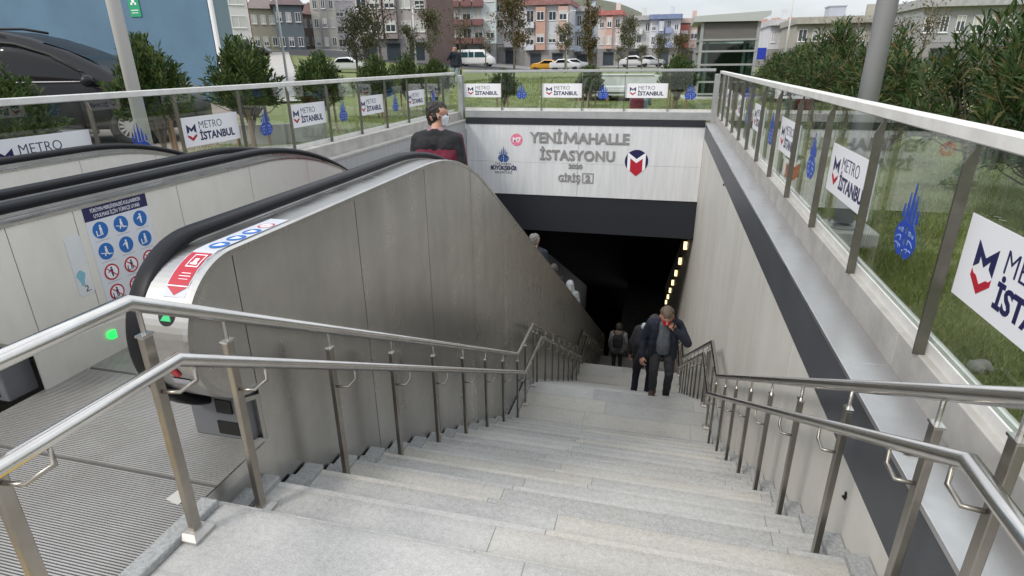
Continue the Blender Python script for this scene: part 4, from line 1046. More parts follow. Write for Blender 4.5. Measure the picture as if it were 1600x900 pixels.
b = MB(); wsx = [(1.12, 1.33), (.84, 1.52), (.50, 1.68), (.12, 1.82)]
g_ = [[b.bm.verts.new((x+.035, y*van_side(x, min(z, 1.7))*.84, z+.03)) for y in (-1, -.5, 0, .5, 1)] for x, z in wsx]
for A, B in zip(g_, g_[1:]):
    for j in range(4): b._f([A[j], A[j+1], B[j+1], B[j]])
put('windscreen', b.mesh('windscreen', car_glass, True), vt, local=True)
b = MB(); b.tube([(-3.6, -.74, 2.08), (-3.3, -.74, 2.13), (-.9, -.74, 2.13), (-.45, -.73, 2.05)], .025, 8); b.tube([(-3.6, .74, 2.08), (-3.3, .74, 2.13), (-.9, .74, 2.13), (-.45, .73, 2.05)], .025, 8); put('roof_rails', b.mesh('roof_rails', black, True), vt, local=True)
for xh in (-.42, -1.02):
    b = MB(); yv = -van_side(xh, .98); b.sphere((xh, yv-.005, .96), .1, (1.5, .15, .55)); h = put('door_handle', b.mesh('door_handle', vp, True), vt, local=True)
    b = MB(); b.box(xh-.11, xh+.11, yv-.045, yv-.028, .955, .985); put('handle_bar', b.mesh('handle_bar', mat('van_handle', (.05, .05, .055), .3, .4)), h, local=True)
b = MB(); b.sphere((.98, -1.10, 1.17), .15, (.75, 1.0, .75)); put('wing_mirror', b.mesh('wing_mirror', vp, True), vt, local=True)
for xg in (-.74, 1.02, -2.7):
    pts = [(xg, -van_side(xg, z)-.001, z) for z in np.linspace(.45, 1.10, 6)]
    b = MB(); b.tube(pts, .006, 5); put('door_gap', b.mesh('door_gap', black), vt, local=True)
for xw in (1.50, -2.95):
    b = MB(); cy_ = -van_side(xw, .5)+.04
    b.prism([(xw+.43*math.cos(a), .345+.43*math.sin(a)) for a in np.linspace(0, 2*PI, 29)[:-1]], 1, cy_-.055, cy_+.25); put('wheel_arch', b.mesh('wheel_arch', black), vt, local=True)
    wheel(vt, xw, cy_-.06, .345, .22, -1, mat('alloy_rim', (.45, .45, .46), .35, .8), 14)
b = MB(); b.tube([(-1.9, -.93, .26), (.85, -.93, .26)], .05, 8); put('side_step', b.mesh('side_step', mat('step_grey', (.2, .2, .21), .4, .5), True), vt, local=True)
b = MB(); b.sphere((2.18, -.68, .82), .15, (1.2, .9, .7)); put('headlight', b.mesh('headlight', mat('lamp_clear', (.6, .6, .62), .1), True), vt, local=True)
_a = R_(22); vt.location = (-9.85-(math.cos(_a)*1.5+math.sin(_a)), 9.35-(math.sin(_a)*1.5-math.cos(_a)), gz(-10, 9.3)); vt.rotation_euler = (0, 0, _a)

def small_car(px, ybase, Y, label, paint, rz=0, kind='car', group='vehicles on the road beyond the lawn', s=1.0):
    p = at(px, ybase, Y); z0 = gz(p.x, Y)
    t = thing('parked_car' if kind == 'car' else kind, label, 'car' if kind == 'car' else kind.split('_')[-1], (p.x, Y, z0), group, rz)
    pm = mat('paint_%s' % '_'.join('%02d' % int(c*100) for c in paint), paint, .3, 0, coat=.5)
    if kind == 'car':
        P = [(-2.1, .75, .80), (-2.05, .98, .84), (-1.5, 1.02, .86), (-.95, 1.40, .86), (.1, 1.46, .86), (.9, 1.05, .86), (1.8, .92, .84), (2.1, .62, .78)]
        loft_car(t, P, .86, None, 'body', pm, zb=.22)
        b = MB(); b.prism([(-1.25, 1.0), (.72, 1.0), (.05, 1.36), (-.92, 1.33)], 1, -.90, -.80); b.prism([(-1.25, 1.0), (.72, 1.0), (.05, 1.36), (-.92, 1.33)], 1, .80, .90); put('windows', b.mesh('windows', car_glass), t, local=True)
        wy = .74
    else:
        L2, Hh = (2.6, 2.3) if kind == 'white_van' else (3.2, 3.0)
        P = [(-L2, .8, .92), (-L2+.02, Hh*.96, .95), (-L2+.4, Hh, .98), (L2*.5, Hh*.99, .98), (L2*.75, Hh*.70, .97), (L2, Hh*.52, .92), (L2+.15, .6, .86)]
        loft_car(t, P, .98, None, 'body', pm, tumble=.04, zb=.3)
        b = MB(); zc = Hh*.56
        b.prism([(L2*.05, zc), (L2*.66, zc), (L2*.52, Hh*.86), (L2*.05, Hh*.86)], 1, -1.0, -.86)
        if kind == 'white_van':
            b.prism([(-L2*.9, zc), (-L2*.35, zc), (-L2*.35, Hh*.86), (-L2*.9, Hh*.86)], 1, -1.0, -.90); b.prism([(-L2*.3, zc), (-L2*.02, zc), (-L2*.02, Hh*.86), (-L2*.3, Hh*.86)], 1, -1.0, -.90)
        put('windows', b.mesh('windows', mat('van_window', (.03, .07, .08), .1)), t, local=True); wy = .86
    xf = 1.3 if kind == 'car' else 1.8
    for xw in (-xf, xf):
        for sy in (-1, 1): 
            b = MB(); b.prism([(xw+.33*math.cos(a), .33+.33*math.sin(a)) for a in np.linspace(0, 2*PI, 17)[:-1]], 1, sy*wy-.1, sy*wy+.1); put('wheel', b.mesh('wheel', MATS['tyre']), t, local=True)
    return t
small_car(853, 106, 86, 'yellow taxi on the road below the orange bay block', (.55, .28, .03), PI)
small_car(883, 106, 84, 'white car just right of the yellow taxi', (.6, .6, .6), .1)
small_car(897, 100, 90, 'silver car behind the white car near the poplar', (.5, .5, .52), .5)
small_car(992, 106, 86, 'white car parked in front of the off white block', (.62, .62, .62), 0)
small_car(1014, 104, 90, 'silver car on the road left of the round bush', (.45, .46, .48), .2)
small_car(546, 104, 58, 'white car behind the bushes below the white box truck', (.62, .62, .62), .3)
small_car(744, 104, 86, 'white minibus with tinted windows behind the standing man', (.66, .66, .65), 0, 'white_van')
small_car(634, 95, 100, 'yellow delivery van behind the round bushes', (.62, .42, .02), PI, 'yellow_van')
small_car(542, 88, 112, 'white box truck in front of the grey mauve block', (.66, .67, .70), 0, 'box_truck')
small_car(398, 86, 74, 'dark grey car at the upper end of the pale path', (.10, .10, .11), .2)

# ================================================================ PLANTS
def leaf_material(name, c0, c1, c2, rough=.45):
    """each leaf takes its own tone between three greens"""
    m = mat(name, c0, rough, spec=.25); n, b, lk = nodes_of(m)
    g = n.nodes.new('ShaderNodeNewGeometry'); r = n.nodes.new('ShaderNodeValToRGB')
    e = r.color_ramp.elements; e[0].color = (*c0, 1); e[1].color = (*c2, 1); q = e.new(.72); q.color = (*c1, 1)
    lk(g.outputs['Random Per Island'], r.inputs[0]); lk(r.outputs[0], b.inputs['Base Color'])
    tr = n.nodes.new('ShaderNodeBsdfTranslucent'); lk(r.outputs[0], tr.inputs[0]); ms = n.nodes.new('ShaderNodeMixShader'); ms.inputs[0].default_value = .22
    lk(b.outputs[0], ms.inputs[1]); lk(tr.outputs[0], ms.inputs[2]); lk(ms.outputs[0], n.nodes['Material Output'].inputs[0])
    return m
oleander_m = leaf_material('oleander_leaf', (.026, .056, .012), (.055, .092, .022), (.13, .155, .045), .55)
oleander_near_m = leaf_material('oleander_leaf_near', (.016, .042, .010), (.060, .100, .026), (.17, .125, .055), .5)
autumn_m = leaf_material('autumn_leaf', (.085, .060, .028), (.11, .105, .04), (.19, .11, .05))
olive_m = leaf_material('olive_leaf', (.070, .080, .034), (.095, .10, .045), (.16, .12, .06))
bark_m = mat('bark', (.13, .105, .085), .9, 0, (.20, .17, .14), 14, detail=8)
stake_m = mat('stake_wood', (.26, .17, .10), .8, 0, (.20, .13, .08), 10)

class Leaves:
    def __init__(s): s.v = []; s.f = []
    def leaf(s, p, d, L, w, r, droop=.25):
        d = d/np.linalg.norm(d)
        a = np.cross(d, r.normal(size=3)); a /= np.linalg.norm(a)+1e-9
        n = np.cross(a, d)
        i = len(s.v); mid = p+d*L*.5+n*L*.05; tip = p+d*L+np.array([0, 0, -droop*L])
        s.v += [p, mid+a*w/2, tip, mid-a*w/2, mid-n*w*.18]
        s.f += [(i, i+1, i+4), (i, i+4, i+3), (i+4, i+1, i+2), (i+4, i+2, i+3)]
    def mesh(s, name, m):
        me = bpy.data.meshes.new(name); me.from_pydata([tuple(map(float, v)) for v in s.v], [], s.f); me.materials.append(m); return me

def oleander_mesh(seed, radius, height, base, nstem, leafL, leafW, per, m, narrow=False):
    r = np.random.default_rng(seed); lv = Leaves(); wood = MB()
    wood.tube([(0, 0, -.1), (.01, .0, base*.5), (0, .01, base*.9)], [.035, .03, .028], 7)
    for k in range(4):
        a = k*PI/2+r.uniform(0, 1); wood.tube([(0, 0, base*.35), (.10*math.cos(a), .10*math.sin(a), base*.8), (.45*radius*math.cos(a), .45*radius*math.sin(a), base+height*.35)], [.022, .017, .010], 6)
    for i in range(nstem):
        a = r.uniform(0, 2*PI); q = math.sqrt(r.uniform(0, 1)); el = r.uniform(-.35, 1.0)
        # stem tips fill an uneven dome
        rr = radius*(.72+.36*r.uniform(0, 1))*math.sqrt(max(.0, 1-max(0, el)**2))*(1.0 if el > 0 else .9)*max(q, .45)**.5
        lump = 1+.28*math.sin(a*3+seed)+.15*math.sin(a*5+2*seed)
        tip = np.array([rr*lump*math.cos(a), rr*lump*math.sin(a), base+height*(.22+.70*max(0, el)*r.uniform(.72, 1.08))+(.0 if el > 0 else -height*.16*r.uniform(0, 1))])
        root = np.array([.12*math.cos(a), .12*math.sin(a), base*.75+height*.12*r.uniform(0, 1)])
        d = tip-root; Ls = np.linalg.norm(d)
        if i % 4 == 0: wood.tube([tuple(root), tuple(root+d*.5+np.array([0, 0, -.04])), tuple(tip)], [.010, .007, .004], 5, cap=False)
        dn = d/Ls; up = np.array([0, 0, 1.])
        dn2 = dn*.6+up*.5; dn2 /= np.linalg.norm(dn2)
        n = per
        for j in range(n):
            f = 1-.42*(j/n)**1.3
            p = root+d*f; ang = j*2.1+r.uniform(0, 1)
            x = np.cross(dn2, [.3, .2, .9]); x /= np.linalg.norm(x); y = np.cross(dn2, x)
            sp = .40+.95*(j/n)
            ld = dn2+sp*(x*math.cos(ang)+y*math.sin(ang))*1.15
            lv.leaf(p, ld, leafL*r.uniform(.65, 1.15), leafW*r.uniform(.8, 1.2), r, droop=.10+.28*r.uniform(0, 1))
    return lv.mesh('leaves', m), wood.mesh('stems', bark_m, True)

def plant(lv, wd, x, y, label, cat, sc=1.0, rz=0, group=None, name='oleander_shrub', stakes=False, z=None, scz=None):
    t = thing(name, label, cat, (x, y, gz(x, y) if z is None else z), group, rz)
    t.scale = (sc, sc, scz or sc)
    put('leaves', lv, t, local=True); put('stems', wd, t, local=True)
    if stakes:
        for a in (.6, 2.7, 4.8):
            b = MB(); b.tube([(.28*math.cos(a), .28*math.sin(a), -.1), (.26*math.cos(a), .26*math.sin(a), .72)], .026, 7); put('stake', b.mesh('stake', stake_m), t, local=True)
        b = MB(); P = [(.26*math.cos(a), .26*math.sin(a), .62) for a in (.6, 2.7, 4.8)]; b.tube(P+[P[0]], .012, 5); put('stake_tie', b.mesh('stake_tie', stake_m), t, local=True)
    return t
OL = [oleander_mesh(10+i, .54, .95, .56, 330, .150, .030, 17, oleander_m) for i in range(3)]
rows = [  # photo column of the crown's middle, distance, crown width scale, label
    (-22, 4.9, .85, 'yellowish green oleander at the left edge of the photo in front of the minivan'),
    (228, 7.45, 1.0, 'round oleander standing behind the white lamp pole'),
    (377, 9.3, 1.12, 'large dark oleander in front of the drain pipe end of the blue gable'),
    (495, 11.8, .98, 'pointed oleander third along the left fence, below the slate blue house'),
    (584, 15.2, .98, 'oleander below the two thin brown trees'),
    (634, 17.0, .98, 'oleander in front of the yellow delivery van'),
    (679, 18.2, .92, 'round oleander just left of the standing man'),
    (787, 17.8, .80, 'oleander behind the back fence right of the standing man'),
    (922, 19.2, .80, 'narrow upright oleander below the tall brown poplar'),
    (1062, 18.6, 1.02, 'broad oleander just left of the lift tower')]
for i, (px, Y, sc, lab) in enumerate(rows):
    p = at(px, 100, Y); lv, wd = OL[i % 3]
    plant(lv, wd, p.x, Y, lab, 'shrub', sc, i*1.3, 'young oleanders on stakes round the stairwell', stakes=True, scz=sc*(1.18, 1.22, 1.12, 1.15, 1.1, 1.1, 1.1, 1.0, 1.05, 1.0)[i])
ON = [oleander_mesh(40+i, .90, 1.45, .50, 150, .235, .030, 20, oleander_near_m) for i in range(3)]
hedge = [(3.15, 5.9, .88), (3.35, 7.6, .92), (2.95, 9.2, .80), (3.3, 10.8, .98), (2.75, 12.3, .82), (3.25, 13.8, 1.12), (2.75, 15.4, .86), (3.3, 17.2, .98), (2.9, 18.8, .80), (3.9, 20.6, .92), (3.6, 22.5, .72), (3.55, 4.3, .95)]
hl = ['at the far right with reddish leaf tips, largest in view', 'second from the right edge, tall and leafy', 'just right of the thick grey pole, with pale dead leaves low down', 'right behind the thick grey pole', 'just left of the thick grey pole, spiky', 'with spiky top in front of the beige block', 'sixth from the right, in front of the beige block window', 'darker and rounder, near the middle of the hedge', 'bluish green, left of the spiky one', 'low and loose near the hedge end', 'smallest and last, nearest the lift tower', 'mostly outside the right edge of the photo']
for i, (x, y, sc) in enumerate(hedge):
    lv, wd = ON[i % 3]
    plant(lv, wd, x, y, 'hedge oleander '+hl[i], 'shrub', sc, i*2.1, 'oleander hedge along the right fence', scz=sc*(1.16 if y < 9 else 1.0))

def tree_meshes(seed, H, crown_r, crown_h, n_leaf, leafL, m, sparse=.5, slim=False):
    r = np.random.default_rng(seed); lv = Leaves(); wood = MB()
    wood.tube([(0, 0, -.2), (.05, 0, H*.3), (-.03, .04, H*.6), (.0, .0, H*.95)], [.09, .075, .05, .012], 8)
    clumps = []
    for i in range(26 if not slim else 30):
        f = r.uniform(.42, .97) if not slim else r.uniform(.22, .98); a = r.uniform(0, 2*PI)
        prof = math.sin(PI*min(1, max(.05, (f-.30)/.72)))**.6 if not slim else (.35+.65*math.sin(PI*(f-.1)/.95))
        L_ = crown_r*prof*r.uniform(.45, 1.05)
        s = np.array([0, 0, H*(f-.10)]); e = np.array([L_*math.cos(a), L_*math.sin(a), H*f+L_*.35])
        wood.tube([tuple(s), tuple((s+e)/2+np.array([0, 0, -.05])), tuple(e)], [.028, .018, .007], 5, cap=False); clumps.append((e, s))
    for i in range(n_leaf):
        e, s = clumps[r.integers(len(clumps))]
        f = r.uniform(.35, 1.1); c = s+(e-s)*f; p = c+r.normal(size=3)*np.array([.28, .28, .24])*(crown_r/1.3)*.75
        lv.leaf(p, r.normal(size=3)+np.array([0, 0, -.2]), leafL*r.uniform(.6, 1.2), leafL*.55, r)
    return lv.mesh('crown', m), wood.mesh('trunk', bark_m, True)
TA = tree_meshes(5, 5.5, 1.25, 2.5, 1500, .20, olive_m); TB = tree_meshes(6, 6.5, 1.5, 3, 2300, .22, autumn_m); TP = tree_meshes(7, 8.0, .95, 6, 3600, .20, autumn_m, slim=True); TC = tree_meshes(8, 6.0, 1.4, 3, 520, .18, autumn_m); TD = tree_meshes(9, 5.0, 1.1, 2.2, 1100, .18, olive_m)
trees = [  # column, top row, distance, meshes, height, label
    (549, 22, 32, TD, 5.0, 'thin olive brown tree, left one of the pair before the cream block'),
    (562, 8, 30, TA, 5.5, 'thin olive brown tree, right one of the pair before the cream block'),
    (585, -30, 34, TC, 6.0, 'bare branching tree in front of the left half of the grey mauve block'),
    (638, 34, 46, TD, 5.0, 'small sparse tree beside the short white street lamp'),
    (671, 8, 48, TD, 5.0, 'small olive tree before the brown end wall'),
    (716, 0, 40, TC, 6.0, 'nearly bare tree just above the standing man'),
    (757, 32, 60, TC, 6.0, 'bare tree before the white and teal block'),
    (802, -14, 34, TB, 6.5, 'full reddish brown tree right of the white and teal block'),
    (884, 36, 52, TA, 5.5, 'olive green tree in front of the orange bay block'),
    (925, -30, 40, TP, 8.0, 'tall dense brown poplar, the largest tree beyond the back fence'),
    (985, 24, 46, TA, 5.5, 'airy olive green tree before the off white block'),
    (1005, 68, 52, TD, 5.0, 'low round olive tree right of the airy one'),
    (968, 70, 56, TD, 5.0, 'low olive tree left of the airy one'),
    (1032, 52, 44, TA, 5.5, 'olive tree before the blue topped block'),
    (1066, 52, 40, TB, 6.5, 'brownish tree above the broad oleander'),
    (1345, 24, 30, TC, 6.0, 'sparse autumn tree rising out of the hedge left of the thick pole'),
    (1402, -6, 26, TC, 6.0, 'bare twiggy tree right of the thick pole'),
    (1462, -10, 30, TC, 6.0, 'bare twiggy tree at the far right beyond the hedge')]
for i, (px, yt, Y, (lv, wd), H, lab) in enumerate(trees):
    p = at(px, yt, Y); z0 = gz(p.x, Y); sc = (p.z-z0)/H
    t = thing('park_tree', lab, 'tree', (p.x, Y, z0), 'young trees on the lawn', i*.9); t.scale = (max(.5, min(sc, 1.25)),)*2+(sc,)
    put('crown', lv, t, local=True); put('trunk', wd, t, local=True)

# grass blades near the fences
def grass(areas):
    r = np.random.default_rng(2); V = []; F = []
    for (x0, x1, y0, y1, n, h, w, keep) in areas:
        X = r.uniform(x0, x1, n); Y = r.uniform(y0, y1, n)
        for x, y in zip(X, Y):
            if not keep(x, y): continue
            if mnoise.noise((x*1.3, y*1.3, 0)) < r.uniform(-.75, .1): continue
            z = gz(x, y)-.01; a = r.uniform(0, 2*PI); hh = h*r.uniform(.4, 1.2); b_ = r.normal(size=2)*hh*.45
            i = len(V); dx, dy = w*math.cos(a), w*math.sin(a)
            V += [(x-dx, y-dy, z), (x+dx, y+dy, z), (x+b_[0], y+b_[1], z+hh)]; F.append((i, i+1, i+2))
    me = bpy.data.meshes.new('grass'); me.from_pydata(V, [], F); me.materials.append(leaf_material('grass_blade', (.13, .17, .04), (.22, .26, .075), (.36, .34, .16), .7)); return me
o = put('grass', grass([(1.34, 2.5, 1.0, 5, 60000, .05, .0045, lambda x, y: True), (1.34, 4, 3, 8, 40000, .055, .0055, lambda x, y: True), (1.34, 6, 4, 15, 34000, .06, .006, lambda x, y: True),
    (-9, 5, 15.3, 24, 42000, .065, .009, lambda x, y: True), (-16, 8, 22, 40, 30000, .09, .02, lambda x, y: x > -14-(y-26)*.2),
    (-8.4, -5.55, 8.3, 16, 16000, .06, .007, lambda x, y: y > 10.3 or x < -7.4)]))
o['kind'] = 'stuff'; o['label'] = 'short worn grass of the lawns round the stairwell'
b = MB(); rows_ = []
for i in range(40):
    y = 20+i*1.5; x = -.687*y; wd_ = 1.5; rows_.append([b.bm.verts.new((x+o_, y, max(gz(x+o_*2, y), gz(x, y+2), gz(x, y-2), gz(x+o_, y))+.07)) for o_ in (-wd_, 0, wd_)])
for A, B in zip(rows_, rows_[1:]): b._f([A[0], A[1], B[1], B[0]]); b._f([A[1], A[2], B[2], B[1]])
structure(b.build('path', gm['path']))
# concrete strip and low planter wall beyond the left fence
b = MB(); b.prism([(-7.3, 3.5), (-5.46, 3.5), (-5.46, 9.6), (-6.3, 10.2), (-7.3, 9.2)], 2, .0, .145); structure(b.build('path_strip', mat('strip_concrete', (.34, .325, .29), .85, 0, (.26, .25, .22), 2, detail=8)))
p = at(392, 190, 9.6)
b = MB(); n = 14; oc = [(-8.0+1.35*math.cos(a), 10.7+1.0*math.sin(a)) for a in np.linspace(-2.2, .4, n)]; ic = [(-8.0+1.2*math.cos(a), 10.7+.85*math.sin(a)) for a in np.linspace(.4, -2.2, n)]
b.prism(oc+ic, 2, .05, .48); o = b.build('planter_wall', mat('planter_concrete', (.36, .35, .33), .85, 0, (.27, .265, .25), 3, detail=8), bevel=.01); tag(o, 'low curved concrete planter wall beyond the left glass fence', 'planter wall')
# flat white sheets stacked on the lawn
p = at(945, 137, 21)
t = thing('panel_stack', 'stack of flat white sheets lying on the lawn behind the back fence', 'panel stack', (p.x, 21, gz(p.x, 21)))
for i in range(5):
    b = MB(); q = .06*math.sin(i*2.2); b.box(p.x-1.15+q, p.x+1.25+q, 20.9+q, 22.1, gz(p.x, 21)+.20+i*.055, gz(p.x, 21)+.25+i*.055); b.build('white_sheet', mat('sheet_white', (.56, .58, .58), .5, 0, (.48, .50, .50), 2), t)
for xx in (p.x-.9, p.x+.1, p.x+1.0):
    b = MB(); b.box(xx-.05, xx+.05, 20.95, 22.0, gz(xx, 21)-.1, gz(xx, 21)+.199); b.build('bearer', stake_m, t)
p2 = at(1015, 122, 24)
for i, (px, yy, Y, w_, lab) in enumerate(((985, 113, 27, 2.6, 'second white sheet pile farther back, right of the first'),)):
    q = at(px, yy, Y); z = gz(q.x, Y); b = MB(); b.box(q.x-w_/2, q.x+w_/2, Y, Y+1, z-.02, z+.42); b.box(q.x-w_/2-.1, q.x+w_/2-.3, Y-.05, Y+.9, z+.421, z+.47)
    o = b.build('panel_stack', MATS['sheet_white'], bevel=.01); tag(o, lab, 'panel stack')
# low white wall and van-sized shapes glimpsed through the right fence
b = MB(); b.box(5.2, 5.45, 5, 22, 0, .62); o = b.build('garden_wall', mat('garden_wall_grey', (.30, .32, .32), .8, 0, (.24, .25, .25), 2)); tag(o, 'low grey wall beyond the lawn behind the right fence', 'wall')
q = Vector((1.75, 4.0, gz(1.75, 4)))
rk = MB(); bmesh.ops.create_icosphere(rk.bm, subdivisions=3, radius=.055, matrix=T((1.60, 2.98, .125)))
for v in rk.bm.verts: v.co += (v.co-Vector((1.60, 2.98, .125)))*(.9*mnoise.noise(v.co*14)-.1)
o = rk.build('stone', mat('stone_grey', (.24, .235, .20), .9, 0, (.15, .145, .125), 20, bump=.5)); tag(o, 'small rough grey stone on the grass behind the right glass', 'stone')
rr = random.Random(4)
for i in range(2):
    x, y = ((1.47, 3.42), (1.40, 3.82))[i]; b = MB(); M = T((x, y, gz(x, y)+.03)) @ Matrix.Rotation(.5+i, 4, 'Z'); b.box(-.055, .055, -.013, .013, 0, .01, M); o = b.build('litter_strip', mat('litter_yellow', (.62, .58, .20), .6)); tag(o, ('yellow strip of litter on the grass below the blue tulip emblem', 'yellow strip of litter lying closest to the right kerb')[i], 'litter', 'litter on the grass')
for i in range(9):
    x, y = rr.uniform(1.5, 3.2), rr.uniform(2.5, 7); b = MB(); M = T((x, y, gz(x, y)+.035)) @ Matrix.Rotation(rr.uniform(0, 3), 4, 'Z') @ Matrix.Rotation(.3, 4, 'X'); b.box(-.03, .03, -.015, .015, 0, .004, M); o = b.build('litter_scrap', white_paint); tag(o, 'small white paper scrap on the grass behind the right fence', 'litter', 'paper scraps on the grass')

# ================================================================ PEOPLE
def capsule(bm, p0, p1, r0, r1, seg=12):
    p0, p1 = Vector(p0), Vector(p1); d = p1-p0; L_ = d.length
    bmesh.ops.create_icosphere(bm, subdivisions=2, radius=r0, matrix=T(p0)); bmesh.ops.create_icosphere(bm, subdivisions=2, radius=r1, matrix=T(p1))
    if L_ > 1e-5:
        M = T((p0+p1)/2) @ d.to_track_quat('Z', 'Y').to_matrix().to_4x4()
        bmesh.ops.create_cone(bm, cap_ends=True, segments=seg, radius1=r0, radius2=r1, depth=L_, matrix=M)
def cap_dist(P, p0, p1, r0, r1):
    p0, p1 = np.array(p0, float), np.array(p1, float); d = p1-p0; l2 = d@d
    t = np.clip(((P-p0)@d)/l2, 0, 1) if l2 > 1e-9 else np.zeros(len(P))
    return np.linalg.norm(P-p0-t[:, None]*d, axis=1)-(r0+(r1-r0)*t)
def wrinkle(me, f, z0, z1):
    n = len(me.vertices); C = np.empty(n*3); N = np.empty(n*3); me.vertices.foreach_get('co', C); me.vertices.foreach_get('normal', N)
    C = C.reshape(-1, 3); N = N.reshape(-1, 3)
    d = np.array([f(Vector(c)) if z0 < c[2] < z1 else 0. for c in C]); C += N*d[:, None]
    me.vertices.foreach_set('co', C.ravel()); me.update()
def blob(name, prims, mats, parent, voxel=.010, smooth=4):
    """prims: (material index, p0, p1, r0, r1): one continuous skin over all of them, coloured by the nearest limb"""
    bm = bmesh.new()
    for _, p0, p1, r0, r1 in prims: capsule(bm, p0, p1, r0, r1)
    me = bpy.data.meshes.new('tmp'); bm.to_mesh(me); bm.free()
    o = bpy.data.objects.new('tmp_body', me); COL.objects.link(o)
    md = o.modifiers.new('remesh', 'REMESH'); md.mode = 'VOXEL'; md.voxel_size = voxel
    sm_ = o.modifiers.new('smooth', 'SMOOTH'); sm_.iterations = smooth; sm_.factor = .5
    bpy.context.view_layer.update()
    r = bpy.data.meshes.new_from_object(o.evaluated_get(bpy.context.evaluated_depsgraph_get())); r.name = name
    bpy.data.objects.remove(o)
    if name == 'hair':
        wrinkle(r, lambda P: .011*mnoise.noise(P*38)+.006*mnoise.noise(P*90), -9, 9)
    elif name in ('body', 'burgundy_band', 'jacket_hem', 'jacket_flap'):
        wrinkle(r, lambda P: .007*mnoise.noise(Vector((P.x*9, P.y*9, P.z*16))), .15, 1.38)
    n = len(r.polygons); C = np.empty(n*3); r.polygons.foreach_get('center', C); C = C.reshape(-1, 3)
    D = np.stack([cap_dist(C, *p[1:]) for p in prims]); idx = np.array([p[0] for p in prims])[D.argmin(0)]
    r.materials.clear()
    for m in mats: r.materials.append(m)
    r.polygons.foreach_set('material_index', idx.astype(np.int32)); r.polygons.foreach_set('use_smooth', [True]*n)
    return put(name, r, parent, local=True)
V3 = lambda *a: np.array(a, float)
skin_m = mat('skin', (.48, .27, .19), .55, 0, (.42, .22, .15), 30)
hair_dark = mat('hair_dark', (.012, .010, .009), .6, 0, (.03, .025, .02), 60, stretch=(1, 1, .2))
hair_brown = mat('hair_brown', (.07, .045, .03), .6, 0, (.11, .08, .055), 60, stretch=(1, 1, .2))
def cloth(n, c): return mat(n, c, .85, 0, tuple(x*.65 for x in c), 14, detail=6, bump=.25, bscale=18)

def joints(h=1.72):
    k = h/1.72
    J = dict(hipL=(-.09, 0, .90), hipR=(.09, 0, .90), knL=(-.10, -.01, .49), knR=(.10, -.01, .49), anL=(-.10, .03, .09), anR=(.10, .03, .09),
             toL=(-.11, -.13, .035), toR=(.11, -.13, .035), pel=(0, 0, .93), wai=(0, 0, 1.08), che=(0, .01, 1.28), nek=(0, .02, 1.46), hed=(0, -.005, 1.585),
             shL=(-.185, .01, 1.36), shR=(.185, .01, 1.36), elL=(-.24, .03, 1.11), elR=(.24, .03, 1.11), wrL=(-.25, -.05, .86), wrR=(.25, -.05, .86))
    return {a: V3(*v)*k for a, v in J.items()}
def hand(pr, wr, el, nrm, mi, curl=.5, s=1.0, side=1):
    """palm, four unequal bent fingers and a thumb leaving the palm's side; nrm: where the palm faces"""
    d = wr-el; d = d/np.linalg.norm(d); nrm = nrm-d*(nrm@d); nrm = nrm/np.linalg.norm(nrm); x = np.cross(d, nrm)*side
    pc = wr+d*.045*s
    for k in (-1, 0, 1): pr.append((mi, wr+x*.012*k, wr+d*.085*s+x*.026*k*s, .019*s, .016*s))
    for k, L in zip((-1.5, -.5, .5, 1.5), (.062, .074, .078, .068)):
        b0 = wr+d*.088*s+x*.0205*k*s; L *= s
        a1 = curl*.7; b1 = b0+(d*math.cos(a1)+nrm*math.sin(a1))*L*.5; a2 = curl*1.8; b2 = b1+(d*math.cos(a2)+nrm*math.sin(a2))*L*.5
        pr.append((mi, b0, b1, .0105*s, .0098*s)); pr.append((mi, b1, b2, .0098*s, .0085*s))
    t0 = wr+d*.030*s+x*.030*s; t1 = t0+(d*.6+x*.55+nrm*.45)*.042*s; t2 = t1+(d*.75+x*.05+nrm*.6)*.034*s
    pr.append((mi, t0, t1, .0135*s, .0115*s)); pr.append((mi, t1, t2, .0115*s, .009*s))
    return pc, d, nrm, x
